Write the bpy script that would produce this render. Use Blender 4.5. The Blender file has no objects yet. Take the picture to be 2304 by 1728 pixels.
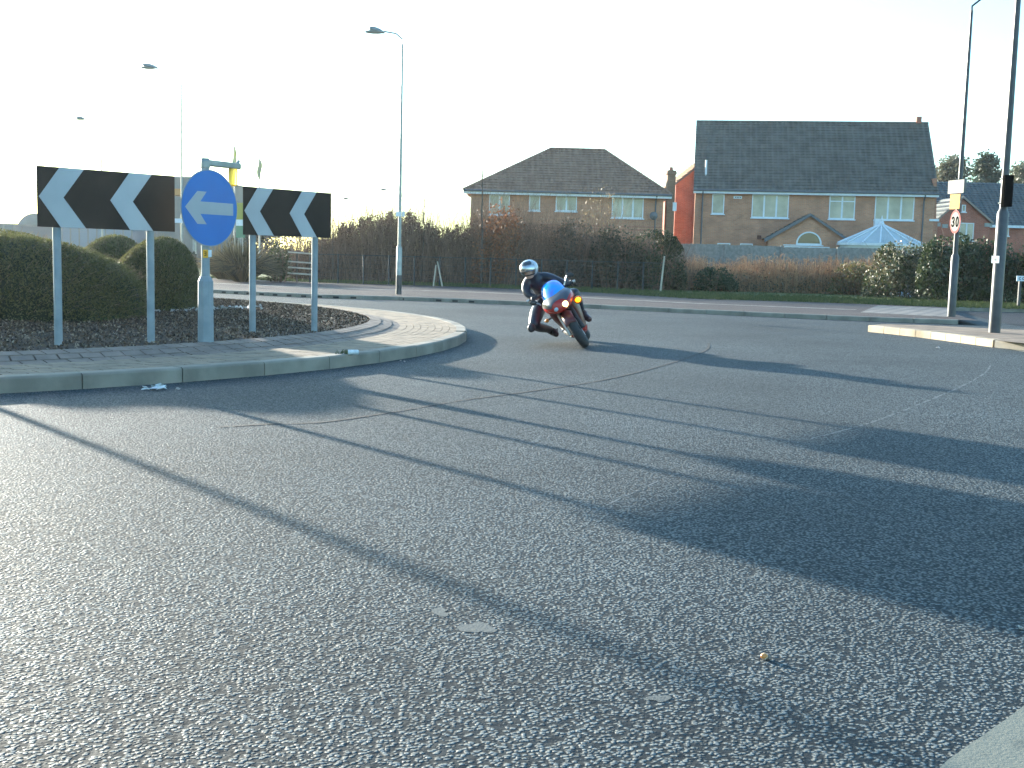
import bpy, bmesh, math, random
import numpy as np
from mathutils import Vector, Matrix
R = math.radians
sc = bpy.context.scene
col = sc.collection
# ---------------------------------------------------------------- camera
F, PITCH, ROLL, H = 2575.4, R(6.247), R(1.5015), 1.15
cd = bpy.data.cameras.new("camera"); cam = bpy.data.objects.new("camera", cd); col.objects.link(cam)
cd.sensor_width = 36; cd.lens = F / 2304 * 36; cd.clip_end = 3000; cd.clip_start = .05
cam.matrix_world = Matrix.Translation((0, 0, H)) @ Matrix.Rotation(R(90) - PITCH, 4, 'X') @ Matrix.Rotation(ROLL, 4, 'Z')
sc.camera = cam
# ---------------------------------------------------------------- sky, sun, exposure
SUN_AZ, SUN_EL = R(-40), R(10.1)          # azimuth measured from +Y, negative to the left
w = bpy.data.worlds.new("World"); sc.world = w; w.use_nodes = True
nt = w.node_tree; bg = nt.nodes["Background"]
sky = nt.nodes.new("ShaderNodeTexSky"); sky.sky_type = 'NISHITA'; sky.sun_disc = False
sky.sun_elevation = SUN_EL; sky.sun_rotation = SUN_AZ; sky.air_density = 1.0; sky.dust_density = 1.0; sky.ozone_density = 1.0
wb = nt.nodes.new("ShaderNodeMix"); wb.data_type = 'RGBA'; wb.blend_type = 'MULTIPLY'; wb.inputs[0].default_value = 1; wb.inputs[7].default_value = (.64, .93, 1.12, 1)   # camera white balance
nt.links.new(sky.outputs[0], wb.inputs[6]); nt.links.new(wb.outputs[2], bg.inputs[0]); bg.inputs[1].default_value = 0.145
sl = bpy.data.lights.new("sun", 'SUN'); sun = bpy.data.objects.new("sun", sl); col.objects.link(sun)
sl.energy = 4.8; sl.angle = R(.85); sl.color = (1, .93, .80)
sd = Vector((math.sin(SUN_AZ) * math.cos(SUN_EL), math.cos(SUN_AZ) * math.cos(SUN_EL), math.sin(SUN_EL)))
sun.rotation_euler = sd.to_track_quat('Z', 'Y').to_euler()
sc.view_settings.view_transform = 'Standard'; sc.view_settings.look = 'None'
sc.view_settings.exposure = 2.0; sc.view_settings.gamma = 1
sc.cycles.max_bounces = 6; sc.cycles.transparent_max_bounces = 12
sc.cycles.sample_clamp_indirect = 4

# ---------------------------------------------------------------- survey: photo point -> place in the world
def ray(px, py):
    x = (px - 1152) / F; y = (864 - py) / F
    c, s = math.cos(ROLL), math.sin(ROLL); x, y = c * x - s * y, s * x + c * y
    return Vector((x, math.cos(PITCH) + y * math.sin(PITCH), -math.sin(PITCH) + y * math.cos(PITCH)))
def G(px, py, z=0.):
    v = ray(px, py); t = (z - H) / v.z; return Vector((v.x * t, v.y * t, z))
def W(px, py, Y):
    v = ray(px, py); t = Y / v.y; return Vector((v.x * t, Y, H + v.z * t))
def C4(x, y): return (1040 + x / 4.254, 300 + y / 4.254)
def C5(x, y): return (1540 + x / 3.6875, 250 + y / 3.6875)
def C6(x, y): return (1960 + x / 3.317, 300 + y / 3.317)

# ---------------------------------------------------------------- materials
def M(name, c1, c2=None, scale=5., rough=.7, bump=0., bscale=None, metal=0., detail=4., spec=None, lo=.35, hi=.65, emit=None, estr=0., bdist=.01):
    m = bpy.data.materials.new(name); m.use_nodes = True; n = m.node_tree; b = n.nodes["Principled BSDF"]
    b.inputs["Base Color"].default_value = (*c1, 1); b.inputs["Roughness"].default_value = rough; b.inputs["Metallic"].default_value = metal
    if spec is not None: b.inputs["Specular IOR Level"].default_value = spec
    tc = n.nodes.new("ShaderNodeTexCoord")
    if c2 is not None:
        t = n.nodes.new("ShaderNodeTexNoise"); t.inputs["Scale"].default_value = scale; t.inputs["Detail"].default_value = detail
        r = n.nodes.new("ShaderNodeValToRGB"); r.color_ramp.elements[0].position = lo; r.color_ramp.elements[1].position = hi
        r.color_ramp.elements[0].color = (*c1, 1); r.color_ramp.elements[1].color = (*c2, 1)
        n.links.new(tc.outputs["Object"], t.inputs["Vector"]); n.links.new(t.outputs["Fac"], r.inputs[0]); n.links.new(r.outputs[0], b.inputs["Base Color"])
    if bump:
        t2 = n.nodes.new("ShaderNodeTexNoise"); t2.inputs["Scale"].default_value = bscale or scale * 4; t2.inputs["Detail"].default_value = 5
        bp = n.nodes.new("ShaderNodeBump"); bp.inputs["Strength"].default_value = bump; bp.inputs["Distance"].default_value = bdist
        n.links.new(tc.outputs["Object"], t2.inputs["Vector"]); n.links.new(t2.outputs["Fac"], bp.inputs["Height"]); n.links.new(bp.outputs[0], b.inputs["Normal"])
    if emit: b.inputs["Emission Color"].default_value = (*emit, 1); b.inputs["Emission Strength"].default_value = estr
    return m
def leafmat(name, cols, trans=.35, rough=.55):
    m = bpy.data.materials.new(name); m.use_nodes = True; n = m.node_tree; b = n.nodes["Principled BSDF"]; out = n.nodes["Material Output"]
    g = n.nodes.new("ShaderNodeNewGeometry"); r = n.nodes.new("ShaderNodeValToRGB"); r.color_ramp.interpolation = 'LINEAR'
    e = r.color_ramp.elements
    for i, c in enumerate(cols):
        p = i / (len(cols) - 1)
        if i < 2: e[i].position = p if i == 0 else 1; el = e[i]
        if i == 0: e[0].color = (*c, 1)
    e[0].position = 0; e[1].position = 1; e[1].color = (*cols[-1], 1)
    for i, c in enumerate(cols[1:-1]):
        k = e.new((i + 1) / (len(cols) - 1)); k.color = (*c, 1)
    n.links.new(g.outputs["Random Per Island"], r.inputs[0]); n.links.new(r.outputs[0], b.inputs["Base Color"]); b.inputs["Roughness"].default_value = rough
    if trans > 0:
        tr = n.nodes.new("ShaderNodeBsdfTranslucent"); mx = n.nodes.new("ShaderNodeMixShader"); mx.inputs[0].default_value = trans
        n.links.new(r.outputs[0], tr.inputs[0]); n.links.new(b.outputs[0], mx.inputs[1]); n.links.new(tr.outputs[0], mx.inputs[2]); n.links.new(mx.outputs[0], out.inputs[0])
    return m
def brickmat(name, c1, c2, mortar, sx=.225, sz=.075, bump=.4, rough=.9, plan=False, off=.5, msize=.01):
    m = bpy.data.materials.new(name); m.use_nodes = True; n = m.node_tree; b = n.nodes["Principled BSDF"]; b.inputs["Roughness"].default_value = rough
    tc = n.nodes.new("ShaderNodeTexCoord"); s = n.nodes.new("ShaderNodeSeparateXYZ"); cb = n.nodes.new("ShaderNodeCombineXYZ")
    n.links.new(tc.outputs["Object"], s.inputs[0])
    if plan:
        n.links.new(s.outputs[0], cb.inputs[0]); n.links.new(s.outputs[1], cb.inputs[1])
    else:
        a = n.nodes.new("ShaderNodeMath"); a.operation = 'ADD'; n.links.new(s.outputs[0], a.inputs[0]); n.links.new(s.outputs[1], a.inputs[1])
        n.links.new(a.outputs[0], cb.inputs[0]); n.links.new(s.outputs[2], cb.inputs[1])
    t = n.nodes.new("ShaderNodeTexBrick"); t.inputs["Scale"].default_value = 1; t.inputs["Brick Width"].default_value = sx; t.inputs["Row Height"].default_value = sz
    t.inputs["Mortar Size"].default_value = msize; t.inputs["Color1"].default_value = (*c1, 1); t.inputs["Color2"].default_value = (*c2, 1); t.inputs["Mortar"].default_value = (*mortar, 1)
    t.offset = off; n.links.new(cb.outputs[0], t.inputs["Vector"])
    no = n.nodes.new("ShaderNodeTexNoise"); no.inputs["Scale"].default_value = 1.3; no.inputs["Detail"].default_value = 5; n.links.new(tc.outputs["Object"], no.inputs["Vector"])
    hm = n.nodes.new("ShaderNodeMapRange"); hm.inputs[1].default_value = .3; hm.inputs[2].default_value = .7; hm.inputs[3].default_value = .78; hm.inputs[4].default_value = 1.18
    n.links.new(no.outputs["Fac"], hm.inputs[0])
    mx = n.nodes.new("ShaderNodeVectorMath"); mx.operation = 'SCALE'; n.links.new(t.outputs["Color"], mx.inputs[0]); n.links.new(hm.outputs[0], mx.inputs[3])
    n.links.new(mx.outputs[0], b.inputs["Base Color"])
    bp = n.nodes.new("ShaderNodeBump"); bp.invert = True; bp.inputs["Strength"].default_value = bump; bp.inputs["Distance"].default_value = .01
    n.links.new(t.outputs["Fac"], bp.inputs["Height"]); n.links.new(bp.outputs[0], b.inputs["Normal"])
    return m
def asphaltmat(name, base, stone, k=62., bump=1., dist=.006, rlo=.6, wear=True, tint=(1, 1, 1)):
    m = bpy.data.materials.new(name); m.use_nodes = True; n = m.node_tree; L = n.links; b = n.nodes["Principled BSDF"]; b.inputs["Specular IOR Level"].default_value = .18
    tc = n.nodes.new("ShaderNodeTexCoord")
    v = n.nodes.new("ShaderNodeTexVoronoi"); v.feature = 'SMOOTH_F1'; v.inputs["Scale"].default_value = k; v.inputs["Smoothness"].default_value = .35; v.inputs["Randomness"].default_value = 1
    nz = n.nodes.new("ShaderNodeTexNoise"); nz.inputs["Scale"].default_value = k * .8; nz.inputs["Detail"].default_value = 2
    mixv = n.nodes.new("ShaderNodeVectorMath"); mixv.operation = 'MULTIPLY_ADD'; mixv.inputs[1].default_value = (.012, .012, .0)
    L.new(tc.outputs["Object"], nz.inputs["Vector"]); L.new(nz.outputs["Color"], mixv.inputs[0]); L.new(tc.outputs["Object"], mixv.inputs[2]); L.new(mixv.outputs[0], v.inputs["Vector"])
    v2 = n.nodes.new("ShaderNodeTexVoronoi"); v2.inputs["Scale"].default_value = k; L.new(mixv.outputs[0], v2.inputs["Vector"])
    # stones shapes
    hr = n.nodes.new("ShaderNodeMapRange"); hr.interpolation_type = 'SMOOTHSTEP'
    hr.inputs[1].default_value = .2; hr.inputs[2].default_value = .62; hr.inputs[3].default_value = 1; hr.inputs[4].default_value = 0; L.new(v.outputs["Distance"], hr.inputs[0])
    n2 = n.nodes.new("ShaderNodeTexNoise"); n2.inputs["Scale"].default_value = 26; n2.inputs["Detail"].default_value = 3; L.new(tc.outputs["Object"], n2.inputs["Vector"])
    n3 = n.nodes.new("ShaderNodeTexNoise"); n3.inputs["Scale"].default_value = .35; n3.inputs["Detail"].default_value = 6; n3.inputs["Roughness"].default_value = .6; L.new(tc.outputs["Object"], n3.inputs["Vector"])
    add = n.nodes.new("ShaderNodeMath"); add.operation = 'MULTIPLY_ADD'; add.inputs[1].default_value = 1.0; L.new(n2.outputs["Fac"], add.inputs[0]); L.new(hr.outputs[0], add.inputs[2])
    bp = n.nodes.new("ShaderNodeBump"); bp.inputs["Strength"].default_value = bump; bp.inputs["Distance"].default_value = dist
    L.new(add.outputs[0], bp.inputs["Height"]); L.new(bp.outputs[0], b.inputs["Normal"])
    cr = n.nodes.new("ShaderNodeValToRGB"); e = cr.color_ramp.elements; e[0].position = 0; e[1].position = 1
    e[0].color = (*[c * .66 for c in stone], 1); e[1].color = (stone[0] * 1.2, stone[1] * 1.08, stone[2] * .98, 1)
    k2 = e.new(.5); k2.color = (*stone, 1)
    sp = n.nodes.new("ShaderNodeSeparateColor"); L.new(v2.outputs["Color"], sp.inputs[0]); L.new(sp.outputs[0], cr.inputs[0])
    mx = n.nodes.new("ShaderNodeMix"); mx.data_type = 'RGBA'; mx.inputs[6].default_value = (*base, 1); L.new(hr.outputs[0], mx.inputs[0]); L.new(cr.outputs[0], mx.inputs[7])
    wr = n.nodes.new("ShaderNodeMapRange"); wr.inputs[1].default_value = .3; wr.inputs[2].default_value = .7; wr.inputs[3].default_value = .68; wr.inputs[4].default_value = 1.28; L.new(n3.outputs["Fac"], wr.inputs[0])
    ms = n.nodes.new("ShaderNodeVectorMath"); ms.operation = 'SCALE'; L.new(mx.outputs[2], ms.inputs[0]); L.new(wr.outputs[0], ms.inputs[3]); L.new(ms.outputs[0], b.inputs["Base Color"])
    rr = n.nodes.new("ShaderNodeMapRange"); rr.inputs[3].default_value = rlo + .3; rr.inputs[4].default_value = rlo; L.new(sp.outputs[1], rr.inputs[0]); L.new(rr.outputs[0], b.inputs["Roughness"])
    return m
def tilemat(name, c1, c2, colw=.33):
    m = M(name, c1, c2, 1.6, .75); n = m.node_tree; b = n.nodes["Principled BSDF"]
    tc = n.nodes.new("ShaderNodeTexCoord"); wv = n.nodes.new("ShaderNodeTexWave"); wv.wave_profile = 'SIN'; wv.bands_direction = 'X'; wv.inputs["Scale"].default_value = 6.2832 / 20 / colw
    bp = n.nodes.new("ShaderNodeBump"); bp.inputs["Strength"].default_value = 1; bp.inputs["Distance"].default_value = .09
    n.links.new(tc.outputs["Object"], wv.inputs["Vector"]); n.links.new(wv.outputs["Fac"], bp.inputs["Height"]); n.links.new(bp.outputs[0], b.inputs["Normal"])
    return m
ASPH = asphaltmat("asphalt", (.014, .021, .025), (.158, .186, .192), k=76, bump=.8)
ASPH_FAR = asphaltmat("path_asphalt", (.06, .05, .045), (.17, .13, .115), k=70, bump=.5)
SOIL = M("soil", (.05, .035, .022), (.10, .075, .045), 2, .95, .6, 12, bdist=.03)
GRASSM = M("grass_ground", (.06, .085, .018), (.14, .15, .035), 1.5, .9, .8, 30, bdist=.05)
MULCH = M("mulch", (.022, .013, .007), (.06, .036, .02), 9, .9, 1, 30, bdist=.03)
KERB = M("kerb_concrete", (.17, .15, .12), (.28, .25, .20), 3, .8, .4, 60, bdist=.004, detail=8)
KERBLIT = M("sunlit_concrete", (.34, .26, .17), (.46, .36, .25), 4, .8, .4, 60, bdist=.004)  # warm cream of sunlit kerb faces painted into the concrete colour
BLOCKS = brickmat("block_paving", (.24, .22, .18), (.33, .29, .23), (.10, .095, .08), .2, .1, .8, .85, plan=True, msize=.006)
EDGING = M("edging_brick", (.14, .105, .085), (.22, .165, .13), 4, .85, .5, 50, bdist=.005)
PAINT = M("road_paint", (.19, .185, .14), (.11, .11, .085), 9, .6, .6, 120, bdist=.003, lo=.55, hi=.75, detail=8)
PAINTW = M("worn_paint", (.5, .47, .42), (.30, .25, .22), 3, .7, .3, 60, lo=.4, hi=.7)
WHITE = M("white_sheet", (.42, .43, .44), (.36, .37, .38), 2.5, .45)
BLACK = M("black_panel", (.022, .014, .010), (.034, .021, .015), 2.2, .55, spec=.2)
BLUE = M("blue_panel", (.001, .13, .44), (.002, .155, .50), 2, .35)
GREYP = M("grey_post_paint", (.19, .23, .25), (.26, .30, .32), 6, .5, .15, 40)
GALV = M("galvanised_steel", (.26, .27, .25), (.38, .39, .36), 5, .45, .1, 40, metal=.4)
DARKP = M("dark_pole_paint", (.035, .035, .04), (.06, .06, .065), 6, .4)
RED = M("red_ring", (.60, .03, .03), (.5, .02, .02), 3, .4)
YEL = M("yellow_plate", (.85, .42, .03), (.75, .36, .02), 3, .45)
INK = M("black_ink", (.006, .006, .006), None, rough=1, spec=0)
FADED = M("faded_ink", (.12, .09, .08), None, rough=.6)
UPVC = M("white_upvc", (.72, .75, .78), (.62, .66, .70), 4, .4)
TWIG = leafmat("twig_bark", [(.11, .062, .042), (.17, .10, .066), (.26, .16, .105), (.14, .095, .07)], 0, .9)
TWIGP = leafmat("pale_twig", [(.18, .12, .08), (.28, .2, .13), (.36, .26, .17)], 0, .8)
BARK = M("bark", (.07, .055, .045), (.13, .10, .08), 8, .9, .6, 30)

# ---------------------------------------------------------------- mesh helpers
def new(name, verts, faces, mat, parent=None, loc=None, smooth=False, mats=None, fm=None):
    me = bpy.data.meshes.new(name); me.from_pydata([tuple(v) for v in verts], [], faces)
    o = bpy.data.objects.new(name, me); col.objects.link(o)
    if mats: [me.materials.append(x) for x in mats]
    else: me.materials.append(mat)
    if fm: me.polygons.foreach_set("material_index", fm)
    if smooth: me.polygons.foreach_set("use_smooth", [True] * len(me.polygons))
    if parent: o.parent = parent
    return o
def tag(o, label, cat, group=None, kind=None):
    o['label'] = label; o['category'] = cat
    if group: o['group'] = group
    if kind: o['kind'] = kind
    return o
def struct(o): o['kind'] = 'structure'; return o
def root(name, loc=(0, 0, 0), label=None, cat=None, group=None):
    o = bpy.data.objects.new(name, None); col.objects.link(o); o.location = loc; o.empty_display_size = .2
    if label: tag(o, label, cat, group)
    return o
class MB:
    def __init__(s): s.v = []; s.f = []; s.m = []; s.k = 0
    def add(s, v, f):
        n = len(s.v); s.v += [Vector(x) for x in v]; s.f += [tuple(i + n for i in q) for q in f]; s.m += [s.k] * len(f); return s
    def box(s, a, b):
        x0, y0, z0 = a; x1, y1, z1 = b
        return s.add([(x0, y0, z0), (x1, y0, z0), (x1, y1, z0), (x0, y1, z0), (x0, y0, z1), (x1, y0, z1), (x1, y1, z1), (x0, y1, z1)],
                     [(0, 3, 2, 1), (4, 5, 6, 7), (0, 1, 5, 4), (1, 2, 6, 5), (2, 3, 7, 6), (3, 0, 4, 7)])
    def obox(s, c, u, v, w_):       # oriented box, half vectors
        c, u, v, w_ = map(Vector, (c, u, v, w_)); P = []
        for k in (-1, 1):
            for i, j in ((-1, -1), (1, -1), (1, 1), (-1, 1)): P.append(c + u * i + v * j + w_ * k)
        return s.add(P, [(0, 3, 2, 1), (4, 5, 6, 7), (0, 1, 5, 4), (1, 2, 6, 5), (2, 3, 7, 6), (3, 0, 4, 7)])
    def tube(s, pts, rad, n=10, cap=True, flat=None):
        pts = [Vector(p) for p in pts]
        if not hasattr(rad, '__len__'): rad = [rad] * len(pts)
        V = []; prev = None
        for i, p in enumerate(pts):
            a = pts[max(i - 1, 0)]; b = pts[min(i + 1, len(pts) - 1)]; t = (b - a).normalized()
            if prev is None: x = t.orthogonal().normalized()
            else: x = (prev - t * prev.dot(t)).normalized()
            prev = x; y = t.cross(x)
            for k in range(n):
                an = 2 * math.pi * k / n; V.append(p + (x * math.cos(an) + y * math.sin(an)) * rad[i])
        Fc = [(i * n + k, i * n + (k + 1) % n, (i + 1) * n + (k + 1) % n, (i + 1) * n + k) for i in range(len(pts) - 1) for k in range(n)]
        if cap: Fc += [tuple(range(n))[::-1], tuple((len(pts) - 1) * n + k for k in range(n))]
        return s.add(V, Fc)
    def rings(s, rings_, cap=True, closed=True):
        n = len(rings_[0]); V = [p for r in rings_ for p in r]; m_ = n if closed else n - 1
        Fc = [(i * n + k, i * n + (k + 1) % n, (i + 1) * n + (k + 1) % n, (i + 1) * n + k) for i in range(len(rings_) - 1) for k in range(m_)]
        if cap: Fc += [tuple(range(n))[::-1], tuple((len(rings_) - 1) * n + k for k in range(n))]
        return s.add(V, Fc)
    def prism(s, poly, d):          # polygon (3D pts, planar) extruded by vector d
        poly = [Vector(p) for p in poly]; d = Vector(d); n = len(poly)
        return s.add(poly + [p + d for p in poly], [tuple(range(n))[::-1], tuple(range(n, 2 * n))] + [(i, (i + 1) % n, n + (i + 1) % n, n + i) for i in range(n)])
    def ell(s, c, r, nu=16, nv=10, rot=None):
        c = Vector(c); V = []; Fc = []
        for i in range(nv + 1):
            th = math.pi * i / nv
            for j in range(nu):
                ph = 2 * math.pi * j / nu; p = Vector((r[0] * math.sin(th) * math.cos(ph), r[1] * math.sin(th) * math.sin(ph), r[2] * math.cos(th)))
                if rot: p = rot @ p
                V.append(c + p)
        for i in range(nv):
            for j in range(nu): Fc.append((i * nu + j, (i + 1) * nu + j, (i + 1) * nu + (j + 1) % nu, i * nu + (j + 1) % nu))
        return s.add(V, Fc)
    def build(s, name, mat, parent=None, smooth=False, origin=None, bevel=0, mats=None):
        if parent is not None and parent.type == 'EMPTY' or origin is not None:
            off = Vector(origin) if origin is not None else W0(parent)
        else: off = W0(parent) if parent is not None else Vector((0, 0, 0))
        o = new(name, [v - off for v in s.v], s.f, mat, parent, smooth=smooth, mats=mats, fm=s.m if mats else None)
        if parent is None and origin is not None: o.location = origin
        bm = bmesh.new(); bm.from_mesh(o.data); bmesh.ops.recalc_face_normals(bm, faces=bm.faces); bm.to_mesh(o.data); bm.free()
        if smooth:
            try: o.data.set_sharp_from_angle(angle=R(40))
            except Exception: pass
        if bevel:
            md = o.modifiers.new("bevel", 'BEVEL'); md.width = bevel; md.segments = 2; md.limit_method = 'ANGLE'
        return o
def W0(o):
    p = Vector((0, 0, 0))
    while o is not None: p += o.location; o = o.parent
    return p
def segmesh(name, segs, mat, parent=None, n=3, origin=(0, 0, 0)):
    """segs: array (k,8) p0(3) p1(3) r0 r1 -> one mesh of thin tapered prisms"""
    s = np.array(segs, float); k = len(s); p0, p1 = s[:, :3], s[:, 3:6]; t = p1 - p0; t /= np.linalg.norm(t, axis=1)[:, None] + 1e-9
    up = np.where(np.abs(t[:, 2:3]) > .9, [[1., 0, 0]], [[0., 0, 1.]]); x = np.cross(t, up); x /= np.linalg.norm(x, axis=1)[:, None] + 1e-9; y = np.cross(t, x)
    V = np.zeros((k, 2 * n, 3))
    for i in range(n):
        a = 2 * math.pi * i / n; d = x * math.cos(a) + y * math.sin(a)
        V[:, i] = p0 + d * s[:, 6:7]; V[:, n + i] = p1 + d * s[:, 7:8]
    base = (np.arange(k) * 2 * n)[:, None, None]
    q = np.array([[i, (i + 1) % n, n + (i + 1) % n, n + i] for i in range(n)])[None]
    Fc = (base + q).reshape(-1, 4)
    off = np.array(W0(parent) if parent else Vector(origin))
    return fastmesh(name, V.reshape(-1, 3) - off, Fc, mat, parent, origin)
def fastmesh(name, V, Fc, mat, parent, origin):
    me = bpy.data.meshes.new(name); me.vertices.add(len(V)); me.vertices.foreach_set("co", np.ascontiguousarray(V, dtype=np.float32).ravel())
    k = Fc.shape[1]; me.loops.add(Fc.size); me.loops.foreach_set("vertex_index", np.ascontiguousarray(Fc, dtype=np.int32).ravel()); me.polygons.add(len(Fc))
    me.polygons.foreach_set("loop_start", np.arange(0, Fc.size, k, dtype=np.int32)); me.update(calc_edges=True); me.validate()
    me.materials.append(mat); o = bpy.data.objects.new(name, me); col.objects.link(o)
    if parent: o.parent = parent
    else: o.location = origin
    return o
def leafmesh(name, C, size, mat, parent=None, origin=(0, 0, 0), rng=None, aspect=.55, upright=0., jitter=.4):
    rng = rng or np.random.default_rng(1); C = np.array(C, float); k = len(C)
    a = rng.normal(size=(k, 3)); a[:, 2] += upright * 3; a /= np.linalg.norm(a, axis=1)[:, None]
    b = np.cross(a, rng.normal(size=(k, 3))); b /= np.linalg.norm(b, axis=1)[:, None]
    s = (size * (1 + jitter * rng.uniform(-1, 1, k)))[:, None]
    V = np.stack([C - a * s, C + b * s * aspect, C + a * s, C - b * s * aspect], 1)
    Fc = np.arange(4 * k).reshape(k, 4); off = np.array(W0(parent) if parent else Vector(origin))
    return fastmesh(name, V.reshape(-1, 3) - off, Fc, mat, parent, origin)
def sheet(name, pts, mat, z=None):
    pts = [Vector((p[0], p[1], z if z is not None else p[2])) for p in pts]
    o = new(name, pts, [tuple(range(len(pts)))], mat); 
    bm = bmesh.new(); bm.from_mesh(o.data)
    bmesh.ops.triangulate(bm, faces=bm.faces)
    bmesh.ops.recalc_face_normals(bm, faces=bm.faces)
    for f in bm.faces:
        if f.normal.z < 0: f.normal_flip()
    bm.to_mesh(o.data); bm.free(); return o
def smoothline(pts, n=8):
    pts = [Vector(p) for p in pts]; out = []
    for i in range(len(pts) - 1):
        p0 = pts[max(i - 1, 0)]; p1 = pts[i]; p2 = pts[i + 1]; p3 = pts[min(i + 2, len(pts) - 1)]
        for k in range(n):
            t = k / n; out.append(.5 * ((2 * p1) + (p2 - p0) * t + (2 * p0 - 5 * p1 + 4 * p2 - p3) * t * t + (3 * p1 - p0 - 3 * p2 + p3) * t ** 3))
    return out + [pts[-1]]
def resample(pts, step):
    pts = [Vector(p) for p in pts]; out = [pts[0]]; acc = 0
    for a, b in zip(pts, pts[1:]):
        L = (b - a).length; d = step - acc
        while d <= L: out.append(a.lerp(b, d / L)); d += step
        acc = L - (d - step)
    return out
def kerbline(name, pts, mat, zt=.12, wd=.13, z0=-.05, step=.91, side=1, gap=.006, sink=0.):
    """kerb stones following the line; pts = front (road side) edge, side=+1 stones lie to the left of the travel direction"""
    pts = resample([(p[0], p[1], 0) for p in pts], step); mb = MB()
    for a, b in zip(pts, pts[1:]):
        d = (b - a).normalized(); nrm = Vector((-d.y, d.x, 0)) * side; a2 = a + d * gap; b2 = b - d * gap; dz = random.uniform(-.003, .003)
        z = zt + dz; c = .02
        prof = [(0, z0), (0, z - c), (.008, z - .006), (c, z), (wd, z), (wd, z0)]
        mb.rings([[p + nrm * u + Vector((0, 0, zz)) for u, zz in prof] for p in (a2, b2)])
    return mb.build(name, mat)

# ================================================================ SETTING
rnd = random.Random(4); npr = np.random.default_rng(7)
struct(sheet("ground", [(-400, -60), (400, -60), (400, 900), (-400, 900)], SOIL, -.03))
# road sheet with slight unevenness
def k_(x, y): return (x * 1.0416, y * 1.0416)
kerbpts = smoothline([G(*k_(x, y), .1) for x, y in [(420, 623), (560, 630), (700, 636), (850, 640), (1000, 645.5), (1250, 656), (1500, 668), (1700, 677), (1900, 685), (2060, 690.5), (2120, 693)]])
kerbpts = [Vector((-60, 40, 0)), Vector((-30, 36.5, 0))] + kerbpts
kend = kerbpts[-1]
struct(sheet("road", [(-90, -20), (90, -20), (90, 60), (-90, 60)], ASPH, 0.0))
struct(kerbline("kerb", kerbpts, KERB, .1, .14, step=.91))
mb = MB(); kk = resample([p for p in kerbpts if -9.5 < p.x < -.5], .455)
for a, b in zip(kk, kk[1:]):
    d = (b - a).normalized(); nn = Vector((-d.y, d.x, 0)); c_ = (a + b) / 2; c_.z = .035; mb.obox(c_ - nn * .001, d * .075, nn * .004, Vector((0, 0, .024)))
struct(mb.build("kerb_drain_slots", M("drain_dark", (.008, .008, .008), None)))
# the far path behind the kerb
grass_near = smoothline([G(*k_(x, y), .1) for x, y in [(450, 600.5), (700, 610.5), (1000, 619.5), (1300, 633), (1500, 645), (1700, 651), (1900, 658), (2050, 664)]])
struct(sheet("path", [(p.x, p.y + .13) for p in kerbpts] + [(10.6, 27.5)] + [(12.2, 32)] + [(p.x, p.y) for p in reversed(grass_near)] + [(-40, 60), (-60, 66)], ASPH_FAR, .096))
wl = smoothline([G(*k_(x, y), .1) for x, y in [(450, 611), (700, 622), (1000, 630), (1250, 642), (1500, 655), (1700, 663), (1850, 669)]])
mb = MB()
for a, b in zip(wl, wl[1:]):
    d = (b - a).normalized(); nn = Vector((-d.y, d.x, 0)) * .09
    mb.add([a - nn + Vector((0, 0, .0)), b - nn, b + nn, a + nn], [(0, 1, 2, 3)])
o = mb.build("path_line", PAINTW); o.location.z = .0005; struct(o)
# tactile block paving at the crossing
q = [G(*C, .1) for C in [(1935, 703), (1975, 687), (2138, 694), (2132, 713)]]
struct(sheet("tactile_paving", q, brickmat("tactile_blocks", (.17, .15, .13), (.24, .21, .18), (.08, .08, .08), .4, .4, 1, .8, plan=True, msize=.05), .1005))
# side road to the right, beyond the verge
struct(sheet("side_road", [(10.75, 24.5), (90, 20), (90, 40), (12.3, 31.8)], asphaltmat("side_asphalt", (.02, .022, .025), (.09, .09, .095)), .006))
struct(kerbline("side_kerb", [(11.2, 32.6), (16, 32.9), (30, 33.5), (60, 35)], KERB, .1, .14, side=1))
# verge grass
verge = [(-80, 70), (-40, 60)] + [(p.x, p.y) for p in grass_near] + [(12.2, 32.8), (16, 33.05), (30, 33.65), (60, 35.15), (300, 50), (300, 400), (-300, 400), (-300, 70)]
struct(sheet("verge", verge, GRASSM, .104))

def grass_tufts(name, pts, label, cols, size, seg=3, h=.1):
    m = leafmat(name + "_mat", cols, .4, .6); s = []
    for x, y, z, hh in pts:
        for _ in range(seg):
            a = rnd.uniform(0, 6.28); l = hh * rnd.uniform(.5, 1.1); s.append((x + rnd.uniform(-.05, .05), y + rnd.uniform(-.05, .05), z, x + math.cos(a) * l * .4, y + math.sin(a) * l * .4, z + l, size, size * .2))
    o = segmesh(name, s, m, n=3); tag(o, label, "grass", kind='stuff'); return o
gp = []
gx = [(p.x, p.y) for p in grass_near] + [(30, 33.65)]
for _ in range(16000):
    x = rnd.uniform(-12, 18); y0 = np.interp(x, [a for a, b in gx], [b for a, b in gx]); y = y0 + abs(rnd.gauss(0, 1)) * 3.5
    if y < 46: gp.append((x, y, .1, rnd.uniform(.04, .11)))
grass_tufts("verge_grass", gp, "short mown green grass of the verge behind the path", [(.05, .09, .02), (.10, .14, .03), (.20, .20, .06)], .012)

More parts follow.
